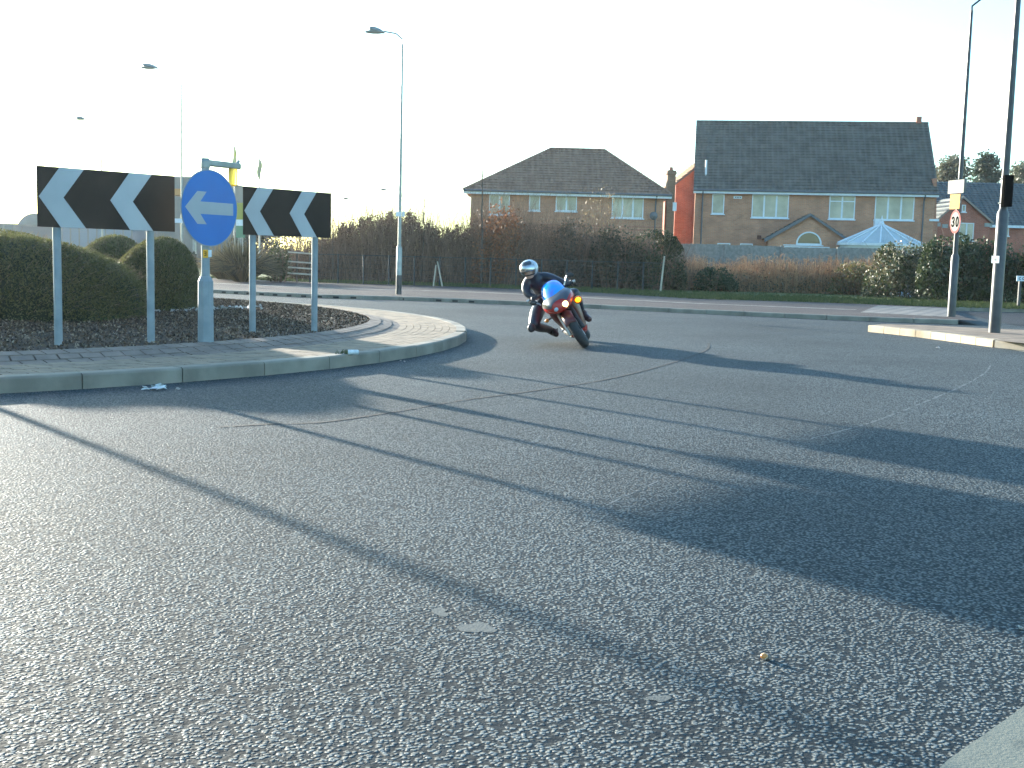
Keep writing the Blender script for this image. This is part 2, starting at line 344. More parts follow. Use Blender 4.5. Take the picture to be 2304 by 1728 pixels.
# ---- roundabout island (circle)
IC = Vector((-10, 16, 0)); 
def circ(r, a0=0, a1=360, n=180, z=0.): return [IC + Vector((r * math.cos(R(a0 + (a1 - a0) * i / n)), r * math.sin(R(a0 + (a1 - a0) * i / n)), z)) for i in range(n + 1)]
struct(kerbline("roundabout_kerb", circ(9.35, n=200), KERB, .13, .15, step=.915, side=1))
def ring_sheet(name, prof, mat, n=180, smooth=True):
    V = []; Fc = []
    for i in range(n):
        a = 2 * math.pi * i / n
        for r, z in prof: V.append(IC + Vector((r * math.cos(a), r * math.sin(a), z)))
    k = len(prof)
    for i in range(n):
        for j in range(k - 1): Fc.append((i * k + j, ((i + 1) % n) * k + j, ((i + 1) % n) * k + j + 1, i * k + j + 1))
    o = new(name, V, Fc, mat, smooth=smooth); bm = bmesh.new(); bm.from_mesh(o.data); bmesh.ops.recalc_face_normals(bm, faces=bm.faces)
    if sum(f.normal.z for f in bm.faces) < 0: bmesh.ops.reverse_faces(bm, faces=bm.faces)
    bm.to_mesh(o.data); bm.free(); return o
# paving ring in block courses that follow the circle (each block real geometry on the visible arc)
struct(ring_sheet("paving_bed", [(9.21, .112), (8.3, .112)], SOIL))
mb = MB(); rw = 9.195
while rw > 8.42:
    n_ = int(2 * math.pi * rw / .205); ph = rnd.random()
    for i in range(n_):
        a = (i + ph) / n_ * 360
        if not (-80 < a - 360 * (a > 180) < 50): continue
        a0, a1 = R(a + .03), R(a + 360 / n_ - .03); r0, r1 = rw, rw - .098; z = .127 + rnd.uniform(-.0015, .0015); P = []
        for zz in (.1, z):
            for r_, a_ in ((r0, a0), (r0, a1), (r1, a1), (r1, a0)): P.append(IC + Vector((r_ * math.cos(a_), r_ * math.sin(a_), zz)))
        mb.add(P, [(4, 5, 6, 7), (0, 1, 5, 4), (1, 2, 6, 5), (2, 3, 7, 6), (3, 0, 4, 7)])
    rw -= .104
struct(mb.build("block_paving", M("paving_blocks", (.17, .13, .09), (.27, .20, .135), 5, .9, .5, 60, bdist=.004)))
# sloping brick edging in courses
mb = MB(); courses = [(8.42, .118, 8.26, .145), (8.255, .15, 8.10, .178), (8.095, .183, 7.93, .205)]
for ci, (ra, za, rb, zb) in enumerate(courses):
    n_ = int(2 * math.pi * ra / .215); ph = ci * .37 + .1
    for i in range(n_):
        a = (i + ph) / n_ * 360
        if not (-90 < a - 360 * (a > 180) < 60): continue
        sk = .25 if ci == 1 else .0
        a0, a1 = a + .06, a + 360 / n_ - .06; P = []
        for dz in (-.06, 0):
            for r_, z_, a_ in ((ra, za, a0), (ra, za, a1), (rb, zb, a1 + sk), (rb, zb, a0 + sk)): P.append(IC + Vector((r_ * math.cos(R(a_)), r_ * math.sin(R(a_)), z_ + dz + rnd.uniform(-.002, .002))))
        mb.add(P, [(4, 5, 6, 7), (0, 1, 5, 4), (1, 2, 6, 5), (2, 3, 7, 6), (3, 0, 4, 7)])
struct(mb.build("edging", EDGING))
def moundz(r): return .175 + .02 * (1 - math.exp(-(7.95 - r) * 3)) + .14 * (1 - math.exp(-(max(7.95 - r, 0)) * .5)) if r < 7.95 else .175
def soilz(x, y): return moundz(math.hypot(x - IC.x, y - IC.y))
V = []; Fc = []; nr, na = 70, 260
for i in range(nr + 1):
    r = 8.0 * (1 - (i / nr)) ** .8 + .001
    for j in range(na):
        a = 2 * math.pi * j / na; x, y = IC.x + r * math.cos(a), IC.y + r * math.sin(a)
        V.append((x, y, moundz(r) + .012 * math.sin(x * 5.1 + y * 3.3) * math.sin(y * 4.7 - x * 2) + rnd.uniform(-.008, .008)))
for i in range(nr):
    for j in range(na): Fc.append((i * na + j, i * na + (j + 1) % na, (i + 1) * na + (j + 1) % na, (i + 1) * na + j))
struct(new("mulch_bed", V, Fc, MULCH, smooth=True))
# bark chips
cp = []; ch = []
for _ in range(52000):
    a = R(rnd.uniform(-95, 60)); r = rnd.uniform(4.5, 7.95); x, y = IC.x + r * math.cos(a), IC.y + r * math.sin(a); ch.append((x, y, moundz(r) + .01 + rnd.uniform(0, .012)))
o = leafmesh("bark_chips", ch, .017, leafmat("chips", [(.02, .012, .007), (.035, .021, .012), (.06, .036, .02), (.10, .06, .034), (.15, .10, .06), (.36, .30, .23)], 0, .9), rng=npr, aspect=.5)
tag(o, "dark bark mulch chips covering the roundabout bed", "mulch", kind='stuff')

# ---- right splitter island
isl = [G(1953, 731.5, .12), G(2010, 737, .12), G(2080, 744.5, .12), G(2150, 753, .12), G(2200, 759.5, .12), G(2238, 764, .12)]
d_ = (isl[-1] - isl[-3]).normalized()
n0 = len(isl)
struct(kerbline("sunlit_kerb", isl, KERBLIT, .12, .16, step=(isl[0] - isl[-1]).length / 8.06, side=1))
tail = [isl[-1], G(2252, 767, .12), G(2304, 772, .12), G(2420, 776, .12), G(2700, 780, .12)]
struct(kerbline("island_kerb", tail, KERB, .115, .16, side=1))
back = [G(2700, 748, .12), G(2304, 741.5, .12), G(2200, 737, .12), G(2080, 731, .12), G(1985, 728.5, .12)]
struct(kerbline("island_kerb", back, KERB, .11, .13, side=1))
struct(sheet("splitter_island", [(p.x + .05, p.y + .05) for p in isl] + [(p.x + .02, p.y + .05) for p in tail[1:]] + [(p.x, p.y - .05) for p in back], M("island_grit", (.16, .11, .075), (.28, .20, .14), 3, .9, .8, 40, bdist=.01, detail=7), .1165))

# ---- painted marks, seams, scrapes, patches on the road
def ribbon(name, px, wd, mat, z=.004, jit=.3, n=14, breaks=None):
    pts = smoothline([G(*p) for p in px], n); mb = MB(); rr = random.Random(len(px) * 7 + int(px[0][0]))
    w_ = [wd * (1 + jit * rr.uniform(-1, 1)) for _ in pts]; off = [rr.uniform(-1, 1) * wd * jit for _ in pts]; L = []
    for i, p in enumerate(pts):
        a = pts[max(i - 1, 0)]; b = pts[min(i + 1, len(pts) - 1)]; d = (b - a).normalized(); nn = Vector((-d.y, d.x, 0)); e = min(1, i / 3, (len(pts) - 1 - i) / 3)
        L.append((p + nn * (off[i] + w_[i] * e / 2), p + nn * (off[i] - w_[i] * e / 2)))
    for i in range(len(L) - 1):
        if breaks and rr.random() < breaks: continue
        mb.add([L[i][0], L[i][1], L[i + 1][1], L[i + 1][0]], [(0, 1, 2, 3)])
    o = mb.build(name, mat); o.location.z = z; return struct(o)
SEAM = M("tar_seam", (.012, .012, .013), (.02, .02, .02), 30, .8)
SCR = M("scrape", (.10, .12, .12), (.145, .155, .155), 20, .8, .6, 150, bdist=.004)
ribbon("road_seam", [(490, 962), (600, 955), (729, 950), (900, 925), (1042, 901), (1200, 880), (1354, 856), (1480, 826), (1562, 800), (1592, 785), (1594, 772)],   .03, SEAM, jit=.12, breaks=.05, n=30)
ribbon("road_scrape", [(1812, 990), (1900, 968), (1979, 944), (2080, 905), (2166, 868), (2215, 840), (2230, 820)], .02, SCR, jit=.15, breaks=.3, n=30, z=.0012)
ribbon("road_scrape", [(1330, 1155), (1400, 1120), (1500, 1075), (1570, 1052)], .012, SCR, jit=.15, breaks=.5, n=30, z=.0012)
def patch(px, py, rx, ry, name="road_patch", mat=None, seed=1):
    c = G(px, py); rr = random.Random(seed); n = 60; ph = [rr.uniform(0, 6.28) for _ in range(5)]; q_ = [.8 + sum(.13 / (k * .6 + .6) * math.sin((k + 2) * 6.283 * i / n + ph[k]) for k in range(5)) + rr.uniform(-.04, .04) for i in range(n)]; P = [(c.x + rx * math.cos(6.283 * i / n) * q_[i], c.y + ry * math.sin(6.283 * i / n) * q_[i]) for i in range(n)]
    o = sheet(name, P, mat or PATCH, .0012); return struct(o)
PATCH = M("smooth_patch", (.075, .085, .08), (.105, .115, .108), 60, .85, .6, 120, bdist=.003)
patch(1073, 1413, .055, .075, seed=3); patch(990, 1377, .035, .05, seed=5); patch(1484, 1572, .03, .035, seed=8)
RUB = M("rubber_mark", (.035, .035, .037), (.07, .072, .075), 8, .7, .6, 150, bdist=.004, lo=.3, hi=.8)
o = sheet("road_marking", [G(2310, 1586), G(2262, 1622), G(2215, 1655), G(2165, 1690), G(2130, 1715), G(2110, 1735), (1.0, 2.2), (1.9, 1.6), (2.2, 2.5)], PAINT, .004); struct(o)
o = sheet("road_marking", [G(2258, 783), G(2330, 798), G(2420, 806), G(2350, 783)], PAINT, .004); struct(o)

# ================================================================ ROUNDABOUT SIGNS
def hit(px, py, A, B):
    v = ray(px, py); d = (B - A); den = v.x * d.y - v.y * d.x; s = (A.x * d.y - A.y * d.x) / den; return v * s + Vector((0, 0, H))
def board(pb, edges, label, cat, zb, zt, hs):
    pts = [G(px, py, .2) for px, py in pb]
    for p in pts: p.z = 0
    A, B = pts; d = (B - A).normalized(); nrm = Vector((d.y, -d.x, 0))       # towards the camera
    A2, B2 = A + nrm * .055, B + nrm * .055
    L = hit(edges[0], 440, A2, B2); Rr = hit(edges[1], 440, A2, B2); L.z = Rr.z = 0; ln = (Rr - L).length
    r = root("chevron_board", (A.x, A.y, soilz(A.x, A.y) - .02), label, cat, "black and white chevron boards on the roundabout")
    hh = zt - zb; u = (Rr - L).normalized()
    mb = MB(); mb.prism([L + Vector((0, 0, zb)), Rr + Vector((0, 0, zb)), Rr + Vector((0, 0, zt)), L + Vector((0, 0, zt))], -nrm * .004); mb.build("panel", BLACK, r)
    mb = MB()
    for zz in (zb + .1, zt - .1): mb.obox((L + Rr) / 2 - nrm * .02 + Vector((0, 0, zz)), u * ln * .48, nrm * .014, Vector((0, 0, .022)))
    mb.build("rail", GALV, r)
    for k in range(2):
        a = .012 + .497 * k; prof = [(a, .5), (a + .143, 1), (a + .313, 1), (a + .166, .5), (a + .32, 0), (a + .145, 0)]
        mb = MB(); P = [L + u * ln * s_ + nrm * .0005 + Vector((0, 0, zb + hh * (t_ * .996 + .002))) for s_, t_ in prof]
        mb.prism(P[:4], nrm * .002); mb.prism([P[0], P[3], P[4], P[5]], nrm * .002); mb.build("chevron", WHITE, r)
    for p in pts:
        mb = MB(); mb.tube([(p.x, p.y, soilz(p.x, p.y) - .06), (p.x, p.y, zt - .03)], .038, 16); mb.tube([(p.x, p.y, zt - .035), (p.x, p.y, zt - .02)], [.041, .03], 16)
        mb.build("post", GREYP, r, smooth=True)
    return L, Rr, nrm, u
def zz_(px, py, A, B): return hit(px, py, A, B).z
pA, pB = G(132, 779, .2), G(340, 771, .2); zt1 = (zz_(83, 370, pA, pB) + zz_(393, 400, pA, pB)) / 2; zb1 = (zz_(83, 512, pA, pB) + zz_(393, 520, pA, pB)) / 2
pC, pD = G(568, 752, .2), G(707, 746, .2); zt2 = (zz_(547, 419, pC, pD) + zz_(745, 436, pC, pD)) / 2; zb2 = (zz_(547, 528, pC, pD) + zz_(745, 536, pC, pD)) / 2
print("board z", zt1, zb1, zt2, zb2, zz_(83, 370, pA, pB), zz_(393, 400, pA, pB), zz_(547, 419, pC, pD), zz_(745, 436, pC, pD))
_, _, bn, bu = board([(132, 779), (340, 771)], (83, 393), "larger chevron board, left of the blue arrow disc, on two grey posts", "chevron sign", zb1, zt1, None)
board([(568, 752), (707, 746)], (547, 745.5), "smaller looking chevron board, right of the blue arrow disc, on two grey posts", "chevron sign", zb2, zt2, None)

# blue keep left disc on a stout base
bn1, bu1 = bn, bu; bn = Vector((.86, -.51, 0)).normalized(); bu = Vector((.51, .86, 0)).normalized()
P0 = G(463, 769, .2); P0.z = soilz(P0.x, P0.y)
r = root("arrow_sign", P0 - Vector((0, 0, .03)), "round blue sign with a grey arrow pointing left, on a stout grey post", "arrow sign")
def zat(py, px=466): return W(px, py, P0.y).z
zs = zat(660); zn = zat(622); ztop = zat(356)
mb = MB(); c8 = lambda z, rr: [(P0.x + rr * math.cos(R(22.5 + 45 * k) + .35), P0.y + rr * math.sin(R(22.5 + 45 * k) + .35), z) for k in range(8)]
mb.rings([c8(P0.z - .05, .087), c8(zn - .05, .081), c8(zn, .055)]); mb.build("base_column", GREYP, r, bevel=.004)
mb = MB(); mb.tube([(P0.x, P0.y, zn - .02), (P0.x, P0.y, ztop - .0)], .043, 18); mb.build("post", GREYP, r, smooth=True)
DC = Vector((P0.x, P0.y, 0)) + bn * .075
cz = (zat(382) + zat(555)) / 2; rad = (zat(382) - zat(555)) / 2; DC.z = cz
zu = Vector((0, 0, 1))
shft = hit(472, 468, DC, DC + bu); DC = Vector((shft.x, shft.y, cz))
def disc(c, rr, n_, th, off): return [c + n_ * off + bu * rr * math.cos(a) + zu * rr * math.sin(a) for a in [2 * math.pi * k / 64 for k in range(64)]]
mb = MB(); mb.prism(disc(DC, rad, bn, 0, -.006), bn * .006); mb.build("disc", GREYP, r)
mb = MB(); mb.prism(disc(DC, rad * .972, bn, 0, .0005), bn * .0015); mb.build("blue_face", BLUE, r)
# arrow polygon in face coordinates (u right, v up), unit = radius
ap = [(-.86, 0), (-.44, .42), (-.12, .42), (-.34, .16), (.84, .16), (.84, -.16), (-.34, -.16), (-.12, -.42), (-.44, -.42)]
mb = MB(); pt = [DC + bn * .0025 + bu * x * rad + zu * y * rad for x, y in ap]
for q in [(0, 1, 2, 3), (0, 3, 6), (3, 4, 5, 6), (0, 6, 7, 8)]: mb.prism([pt[i] for i in q], bn * .0015)
mb.build("arrow", WHITE, r)
for dz in (-.2, .2): mb = MB(); mb.obox(Vector((P0.x, P0.y, cz + dz)) + bn * .04, bu * .06, bn * .03, zu * .02); mb.build("bracket", GALV, r)
# overhead lamp arm and yellow lantern
a0 = Vector((P0.x, P0.y, ztop)); a0 = Vector((P0.x, P0.y, zat(366))); arm_d = bu.copy(); aend = hit(533, 366, a0, a0 + arm_d)
dirn = Vector((aend.x - a0.x, aend.y - a0.y, 0)); La = dirn.length; dirn.normalize()
mb = MB(); mb.tube([a0 - zu * .06, a0 + zu * .02], .05, 14); mb.obox(a0 + dirn * La * .5 + zu * .0, dirn * (La * .5 + .03), dirn.cross(zu) * .04, zu * .032); mb.build("lamp_arm", GALV, r, bevel=.012)
mb = MB(); e_ = a0 + dirn * (La - .06); mb.rings([[e_ + Vector((math.cos(t) * q, math.sin(t) * q, z)) for t in [k * .5236 for k in range(12)]] for q, z in ((.05, -.03), (.055, -.06), (.045, -.2), (.02, -.215))])
AMB = M("amber_lens", (.85, .62, .08), None, rough=.3); AMB.node_tree.nodes["Principled BSDF"].inputs["Transmission Weight"].default_value = .5
mb.build("lantern", AMB, r, smooth=True)
mb = MB(); mb.tube([e_ + dirn * .06 + zu * .02, e_ + dirn * .09 + zu * .06], .018, 8); mb.build("photocell", GALV, r)
zy = zat(571); pc = Vector((P0.x, P0.y, zy)) + Vector((.012, -.047, 0))
mb = MB(); mb.obox(pc, (.026, 0, 0), (0, .004, 0), (0, 0, .042)); yp = mb.build("number_plate", YEL, r)
mb = MB()
for i, (dx, dz, wx, wz) in enumerate([(0, .024, .012, .004), (.01, .012, .004, .01), (0, 0, .012, .004), (.01, -.012, .004, .01), (0, -.024, .012, .004)]): mb.obox(pc + Vector((dx * .8, -.0055, dz * .8)), (wx * .8, 0, 0), (0, .001, 0), (0, 0, wz * .8))
mb.build("number", INK, yp)
mb = MB(); mb.obox(pc + Vector((.043, .01, .004)), (.014, .01, 0), (-.003, .004, 0), (0, 0, .036)); mb.build("sticker", UPVC, r)

# small litter near the roundabout
def litter(name, c, s, mat, label, cat, seed=0, n=10):
    rr = random.Random(seed); mb = MB()
    for _ in range(n):
        a = rr.uniform(0, 6.28); cc = Vector(c) + Vector((rr.uniform(-s, s), rr.uniform(-s, s) * .7, rr.uniform(.004, s * .22)))
        u = Vector((math.cos(a), math.sin(a), rr.uniform(-.2, .5))) * s * rr.uniform(.2, .5); v = u.cross(Vector((rr.uniform(-1, 1), rr.uniform(-1, 1), 1))).normalized() * s * rr.uniform(.15, .35)
        cc.z = max(cc.z, c[2] + abs(u.z) + abs(v.z) + .002)
        m1 = cc + Vector((0, 0, s * .15)); mb.add([cc - u - v, cc + u - v, cc + u + v, cc - u + v, m1], [(0, 1, 4), (1, 2, 4), (2, 3, 4), (3, 0, 4)])
    o = mb.build(name, mat, origin=c); return tag(o, label, cat)
LIT = M("litter_paper", (.75, .78, .78), (.55, .58, .6), 30, .6)
litter("litter_paper", G(345, 876, 0), .09, LIT, "crumpled white paper litter on the road below the roundabout kerb", "litter", 2)
litter("litter_wrapper", G(395, 878, 0), .035, M("brown_wrapper", (.4, .33, .28), None), "flat pale brown wrapper scrap just right of the crumpled paper", "litter", 3, 4)
c = G(794, 797, .135)
mb = MB(); mb.tube([c + Vector((-.05, 0, .02)), c + Vector((.05, .015, .02))], [.026, .026], 12); mb.tube([c + Vector((.05, .015, .02)), c + Vector((.058, .017, .02))], [.026, .018], 12)
tag(mb.build("litter_can", LIT, smooth=True, origin=c), "squashed white drink can lying on the roundabout block paving", "litter")
litter("litter_scrap", G(905, 814, 0), .04, M("pink_scrap", (.5, .42, .36), None), "small pinkish scrap on the road beside the roundabout kerb", "litter", 6, 3)
litter("litter_cup", G(888, 672.5, 0), .07, LIT, "white scrap in the gutter at the foot of the tall lamp post", "litter", 7, 6)
litter("plastic_bag", G(2040, 667, .11), .32, M("bag_plastic", (.6, .72, .8), (.75, .8, .85), 5, .4), "pale blue plastic bag caught in the dry weeds on the verge", "plastic bag", 8, 16)
litter("litter_scrap", G(1108, 641, .11), .08, LIT, "tiny white scrap on the grass under the bare thicket", "litter", 9, 4)
litter("litter_scrap", G(2114, 784, 0), .05, M("grey_scrap", (.42, .40, .38), None), "thin pale scrap on the road in front of the pale kerb stones", "litter", 10, 3)
litter("litter_scrap", G(2293, 1417, 0), .022, M("tan_scrap", (.45, .40, .33), None), "tan fragment on the asphalt at the right edge, in the big shadow", "litter", 12, 3)
# pebble-like acorn
c = G(1722, 1484, 0); mb = MB(); mb.k = 0; rot = Matrix.Rotation(R(18), 3, 'Z') @ Matrix.Rotation(R(90), 3, 'Y')
mb.ell(c + Vector((-.0035, 0, .0105)), (.0095, .0095, .0115), 20, 12, rot); mb.build
ac = mb.build("acorn", M("acorn_shell", (.62, .24, .06), (.85, .70, .48), 55, .35, lo=.45, hi=.55, detail=1), smooth=True, origin=c)
tag(ac, "small orange and cream acorn-like nut lying on the asphalt foreground", "nut")
mb = MB(); mb.ell(c + Vector((.0085, .003, .0085)), (.0085, .0085, .0065), 16, 10, rot); mb.build("cap", M("acorn_cap", (.16, .13, .12), (.24, .2, .17), 300, .8, .6, 500, bdist=.001), ac, smooth=True)

# ================================================================ LAMP POSTS
def lamp_post(base, top_z, rad, mat, head_dir, label, arm=.45, neck=1.2, extras=None, dark_foot=False, group="street lamps around the roundabout", headlen=.75, headmat=None, droop=.0, kink=None):
    base = Vector(base); r = root("street_lamp", base, label, "street lamp", group)
    x, y, z0 = base; hd = Vector(head_dir).normalized(); mb = MB()
    if neck: mb.tube([(x, y, z0 - .05), (x, y, z0 + neck), (x, y, z0 + neck + rad * 1.2)], [rad * 1.55, rad * 1.5, rad], 16)
    mb.tube([(x, y, z0 + (neck or 0)), (x, y, top_z)], [rad, rad * .52], 14); mb.build("pole", mat, r, smooth=True)
    if dark_foot: mb = MB(); mb.tube([(x, y, z0 - .02), (x, y, z0 + .52)], rad * 1.6, 16); mb.build("foot_band", DARKP, r, smooth=True)
    t = Vector((x, y, top_z)); mb = MB(); mb.tube([t - Vector((0, 0, .05)), t + Vector((0, 0, .1)), t + hd * arm * .35 + Vector((0, 0, .24)), t + hd * arm + Vector((0, 0, .28))], rad * .42, 8); mb.build("arm", mat, r, smooth=True)
    hc = t + hd * (arm + headlen * .45) + Vector((0, 0, .30 + droop)); sd_ = hd.cross(zu); rings = []
    for u, ww, hh in ((-.5, .03, .03), (-.42, .07, .05), (-.2, .11, .085), (.1, .13, .10), (.35, .10, .08), (.48, .05, .04)):
        cc = hc + hd * u * headlen + Vector((0, 0, u * .09)); rings.append([cc + sd_ * ww * math.cos(k * .5236) + Vector((0, 0, hh * max(math.sin(k * .5236), -.3))) for k in range(12)])
    mb = MB(); mb.rings(rings); hm = mb.build("lamp_head", headmat or GALV, r, smooth=True)
    mb = MB(); mb.ell(hc + hd * .05 - Vector((0, 0, .03)), (.2 * abs(hd.x) + .08, .2 * abs(hd.y) + .08, .05), 12, 6); mb.build("lens", LENS, hm, smooth=True)
    return r
LENS = M("lamp_lens", (.4, .38, .33), None, rough=.2)
A_ = G(897, 662, .1); zt = W(905, 97, A_.y).z
lampC = lamp_post(A_, zt, .05, GALV, (-1, -.15, 0), "tall grey street lamp at the far kerb, left of the motorcyclist", arm=.5, neck=1.25, dark_foot=True, droop=-.02, headlen=.42)
c = Vector((A_.x, A_.y, W(897, 482, A_.y).z))
mb = MB(); mb.obox(c + Vector((-.02, -.12, 0)), (.075, 0, 0), (0, .01, 0), (0, 0, .06)); mb.obox(c + Vector((.1, -.05, .01)), (.03, .03, 0), (0, .01, 0), (0, 0, .07)); mb.build("notice_plate", UPVC, lampC)
B_ = W(410, 560, 38); B_.z = .1; zt = W(410, 183, 38).z
lampD = lamp_post(B_, zt, .042, GALV, (-1, -.1, 0), "slim distant street lamp standing between the left board and the blue disc", arm=.75, neck=1.2, droop=.12, headlen=.5)
c = Vector((B_.x, B_.y, W(412, 497, 38).z))
mb = MB(); mb.obox(c + Vector((-.03, -.1, 0)), (.2, 0, 0), (0, .01, 0), (0, 0, .07)); mb.build("notice_plate", UPVC, lampD)
mb = MB(); mb.ell(Vector((B_.x - .03, B_.y - .12, W(409, 567, 38).z)), (.07, .05, .09), 10, 8); mb.build("reflector", M("amber_reflector", (.9, .5, .1), None, rough=.3), lampD)
B_ = W(231, 560, 55); B_.z = .1
lamp_post(B_, W(231, 283, 55).z, .05, GALV, (-1, -.1, 0), "far street lamp whose head shows above the left chevron board", arm=.7, neck=0, headlen=.45)
for px, py, Y, t in ((782, 452, 105, "tiny far lamp head above the thicket, lower of the two"), (868, 433, 92, "tiny far lamp head above the thicket, just left of the tall lamp")):
    b = W(px + 10, 560, Y); b.z = .1; lamp_post(b, W(px + 10, py + 3, Y).z, .045, GALV, (-1, 0, 0), t, arm=.3, neck=0, headlen=.55)
A_ = G(2140, 712, .1); zt = W(2192, 24, A_.y).z; A2 = A_
lampA = lamp_post(A_, zt, .058, DARKP, (.75, -.5, 0), "dark street lamp at the right carrying the 30 speed sign", arm=.55, neck=1.35, headlen=.6, headmat=DARKP)
A_ = G(2237, 748, .12); B2 = A_
lampB = lamp_post(A_, 8.2, .062, DARKP, (.7, -.6, 0), "thick dark street lamp on the splitter island, nearest to the right edge", arm=.6, neck=2.0, headmat=DARKP)
lamp_post(Vector((-6.63, 11.6, .2)), 6.3, .042, GALV, (-1, .3, 0), "street lamp on the left of the roundabout that throws the long foreground shadow", neck=.5, arm=.6)
# signs on lamp A
vd = Vector((-.80, -.60, 0)).normalized(); vu = Vector((-vd.y, vd.x, 0)); vd = Vector((-.96, -.28, 0)).normalized(); vu = Vector((.28, -.96, 0)).normalized()
def onpole(parent, A0, px0, px1, py0, py1, name, mat, n_=vd, u_=vu, off=.12, th=.004, round_=False):
    base = Vector((A0.x, A0.y, 0)) + n_ * off
    L = hit(px0, (py0 + py1) / 2, base, base + u_); Rr = hit(px1, (py0 + py1) / 2, base, base + u_); m = (L + Rr) / 2; hw = (Vector((Rr.x - L.x, Rr.y - L.y, 0))).length / 2
    zt_ = hit((px0 + px1) / 2, py0, base, base + u_).z; zb_ = hit((px0 + px1) / 2, py1, base, base + u_).z; m.z = (zt_ + zb_) / 2; hz = (zt_ - zb_) / 2
    mb = MB()
    if round_: mb.prism([m + u_ * hw * math.cos(k * .1745) + zu * hz * math.sin(k * .1745) for k in range(36)], n_ * th)
    else: mb.prism([m + u_ * hw * i + zu * hz * j for i, j in ((-1, -1), (1, -1), (1, 1), (-1, 1))], n_ * th)
    return mb.build(name, mat, parent), m, hw, hz
ls = root("speed_sign", A2 + Vector((0, 0, 2.0)), "red ringed white disc reading 30, below a yellow plate", "road sign")
SIGNW = M("sign_white", (.21, .205, .185), None, rough=.6, spec=.2); RED2 = M("sign_red", (.26, .003, .003), None, rough=.6, spec=.2); YEL2 = M("sign_yellow", (.50, .20, .006), None, rough=.6, spec=.2)
o, m, hw, hz = onpole(ls, A2, 2137.5, 2161.5, 472.5, 525.5, "ring", RED2, round_=True)
s_ = max(hw, hz); o2 = MB(); o2.prism([m + vd * .0045 + vu * hw * .8 * math.cos(k * .1745) + zu * hz * .8 * math.sin(k * .1745) for k in range(36)], vd * .002); o2.build("face", SIGNW, ls)
def glyph(mb, segs_, c, sx, sz, t, n_, u_, d=.002):
    for a, b in segs_:
        pa = c + u_ * a[0] * sx + zu * a[1] * sz; pb = c + u_ * b[0] * sx + zu * b[1] * sz; dd = (pb - pa); ln = dd.length; dd.normalize(); q = n_.cross(dd).normalized() * t / 2
        mb.prism([pa - q - dd * t * .4, pb - q + dd * t * .4, pb + q + dd * t * .4, pa + q - dd * t * .4], n_ * d)
def arc(cx, cy, rx, ry, a0, a1, n=8):
    P = [(cx + rx * math.cos(R(a0 + (a1 - a0) * i / n)), cy + ry * math.sin(R(a0 + (a1 - a0) * i / n))) for i in range(n + 1)]; return list(zip(P, P[1:]))
three = arc(0, .5, .75, .5, 160, -90) + arc(0, -.5, .8, .5, 90, -160); zero = arc(0, 0, .75, 1, 0, 360, 16)
mb = MB(); cc = m + vd * .007
glyph(mb, three, cc - vu * hw * .39, hw * .26, hz * .38, hz * .13, vd, vu); glyph(mb, zero, cc + vu * hw * .39, hw * .26, hz * .38, hz * .13, vd, vu)
mb.build("numerals", INK, ls)
mb = MB(); mb.obox(m - vd * .06, vu * .07, vd * .05, zu * .03); mb.build("clamp", GALV, ls)
yp = root("yellow_notice", A2 + Vector((0, 0, 3.0)), "yellow notice plate on the right lamp, above the 30 disc", "notice plate")
o, m, hw, hz = onpole(yp, A2, 2137.5, 2160, 437, 470.5, "plate", YEL2)
mb = MB(); rr = random.Random(3)
for row in (.55, .25, -.05, -.35): glyph(mb, [((-.7 + rr.random() * .3, row), (.3 + rr.random() * .3, row))], m + vd * .0045, hw, hz, hz * .04, vd, vu, .001)
glyph(mb, [((-.95, -.78), (.95, -.78))], m + vd * .0045, hw, hz, hz * .05, vd, vu, .001)
mb.build("print", M("notice_print", (.16, .08, .01), None), yp); mb = MB(); mb.obox(m - vd * .06, vu * .06, vd * .05, zu * .03); mb.build("clamp", GALV, yp)
wp = root("white_notice", A2 + Vector((0, 0, 3.5)), "white notice plate topmost on the right lamp, above the yellow one", "notice plate")
o, m, hw, hz = onpole(wp, A2, 2133.5, 2169, 405, 435, "plate", SIGNW)
mb = MB(); rr = random.Random(5)
for row, a, b in ((.1, -.25, -.05), (.15, .35, .6), (-.4, -.3, -.1), (-.35, .4, .65)): glyph(mb, [((a, row), (b, row))], m + vd * .0045, hw, hz, hz * .14, vd, vu, .001)
mb.build("print", FADED, wp)
o, m2, _, _ = onpole(wp, A2, 2150, 2175, 401, 432, "back_plate", SIGNW, n_=Vector((-.2, -1, 0)).normalized(), u_=Vector((1, -.2, 0)).normalized(), off=-.02)
mb = MB(); mb.obox(m - vd * .06, vu * .06, vd * .05, zu * .03); mb.build("clamp", GALV, wp)
# lamp B fittings
bc = Vector((B2.x, B2.y, (W(2258, 395, B2.y).z + W(2254, 466, B2.y).z) / 2)); bh = (W(2258, 395, B2.y).z - W(2254, 466, B2.y).z) / 2
sb = root("signal_box", bc - Vector((0, 0, bh)), "black box strapped high on the thick dark lamp post", "equipment box")
mb = MB(); mb.obox(bc + Vector((.0, -.12, 0)), (.075, 0, 0), (0, .055, 0), (0, 0, bh)); mb.build("housing", INK, sb, bevel=.01)
for s__ in (-.75, .8): mb = MB(); mb.tube([bc + Vector((.075 * math.cos(t), .075 * math.sin(t), bh * s__)) for t in [k * .3927 for k in range(17)]], .012, 6); mb.build("strap", GALV, sb)
c = Vector((B2.x, B2.y, W(2238, 584, B2.y).z)); nd = Vector((-.85, -.5, 0)).normalized(); ndu = Vector((.5, -.85, 0))
sp_ = root("small_plate", c - Vector((0, 0, .06)), "small white plate on the thick dark lamp post at head height", "notice plate")
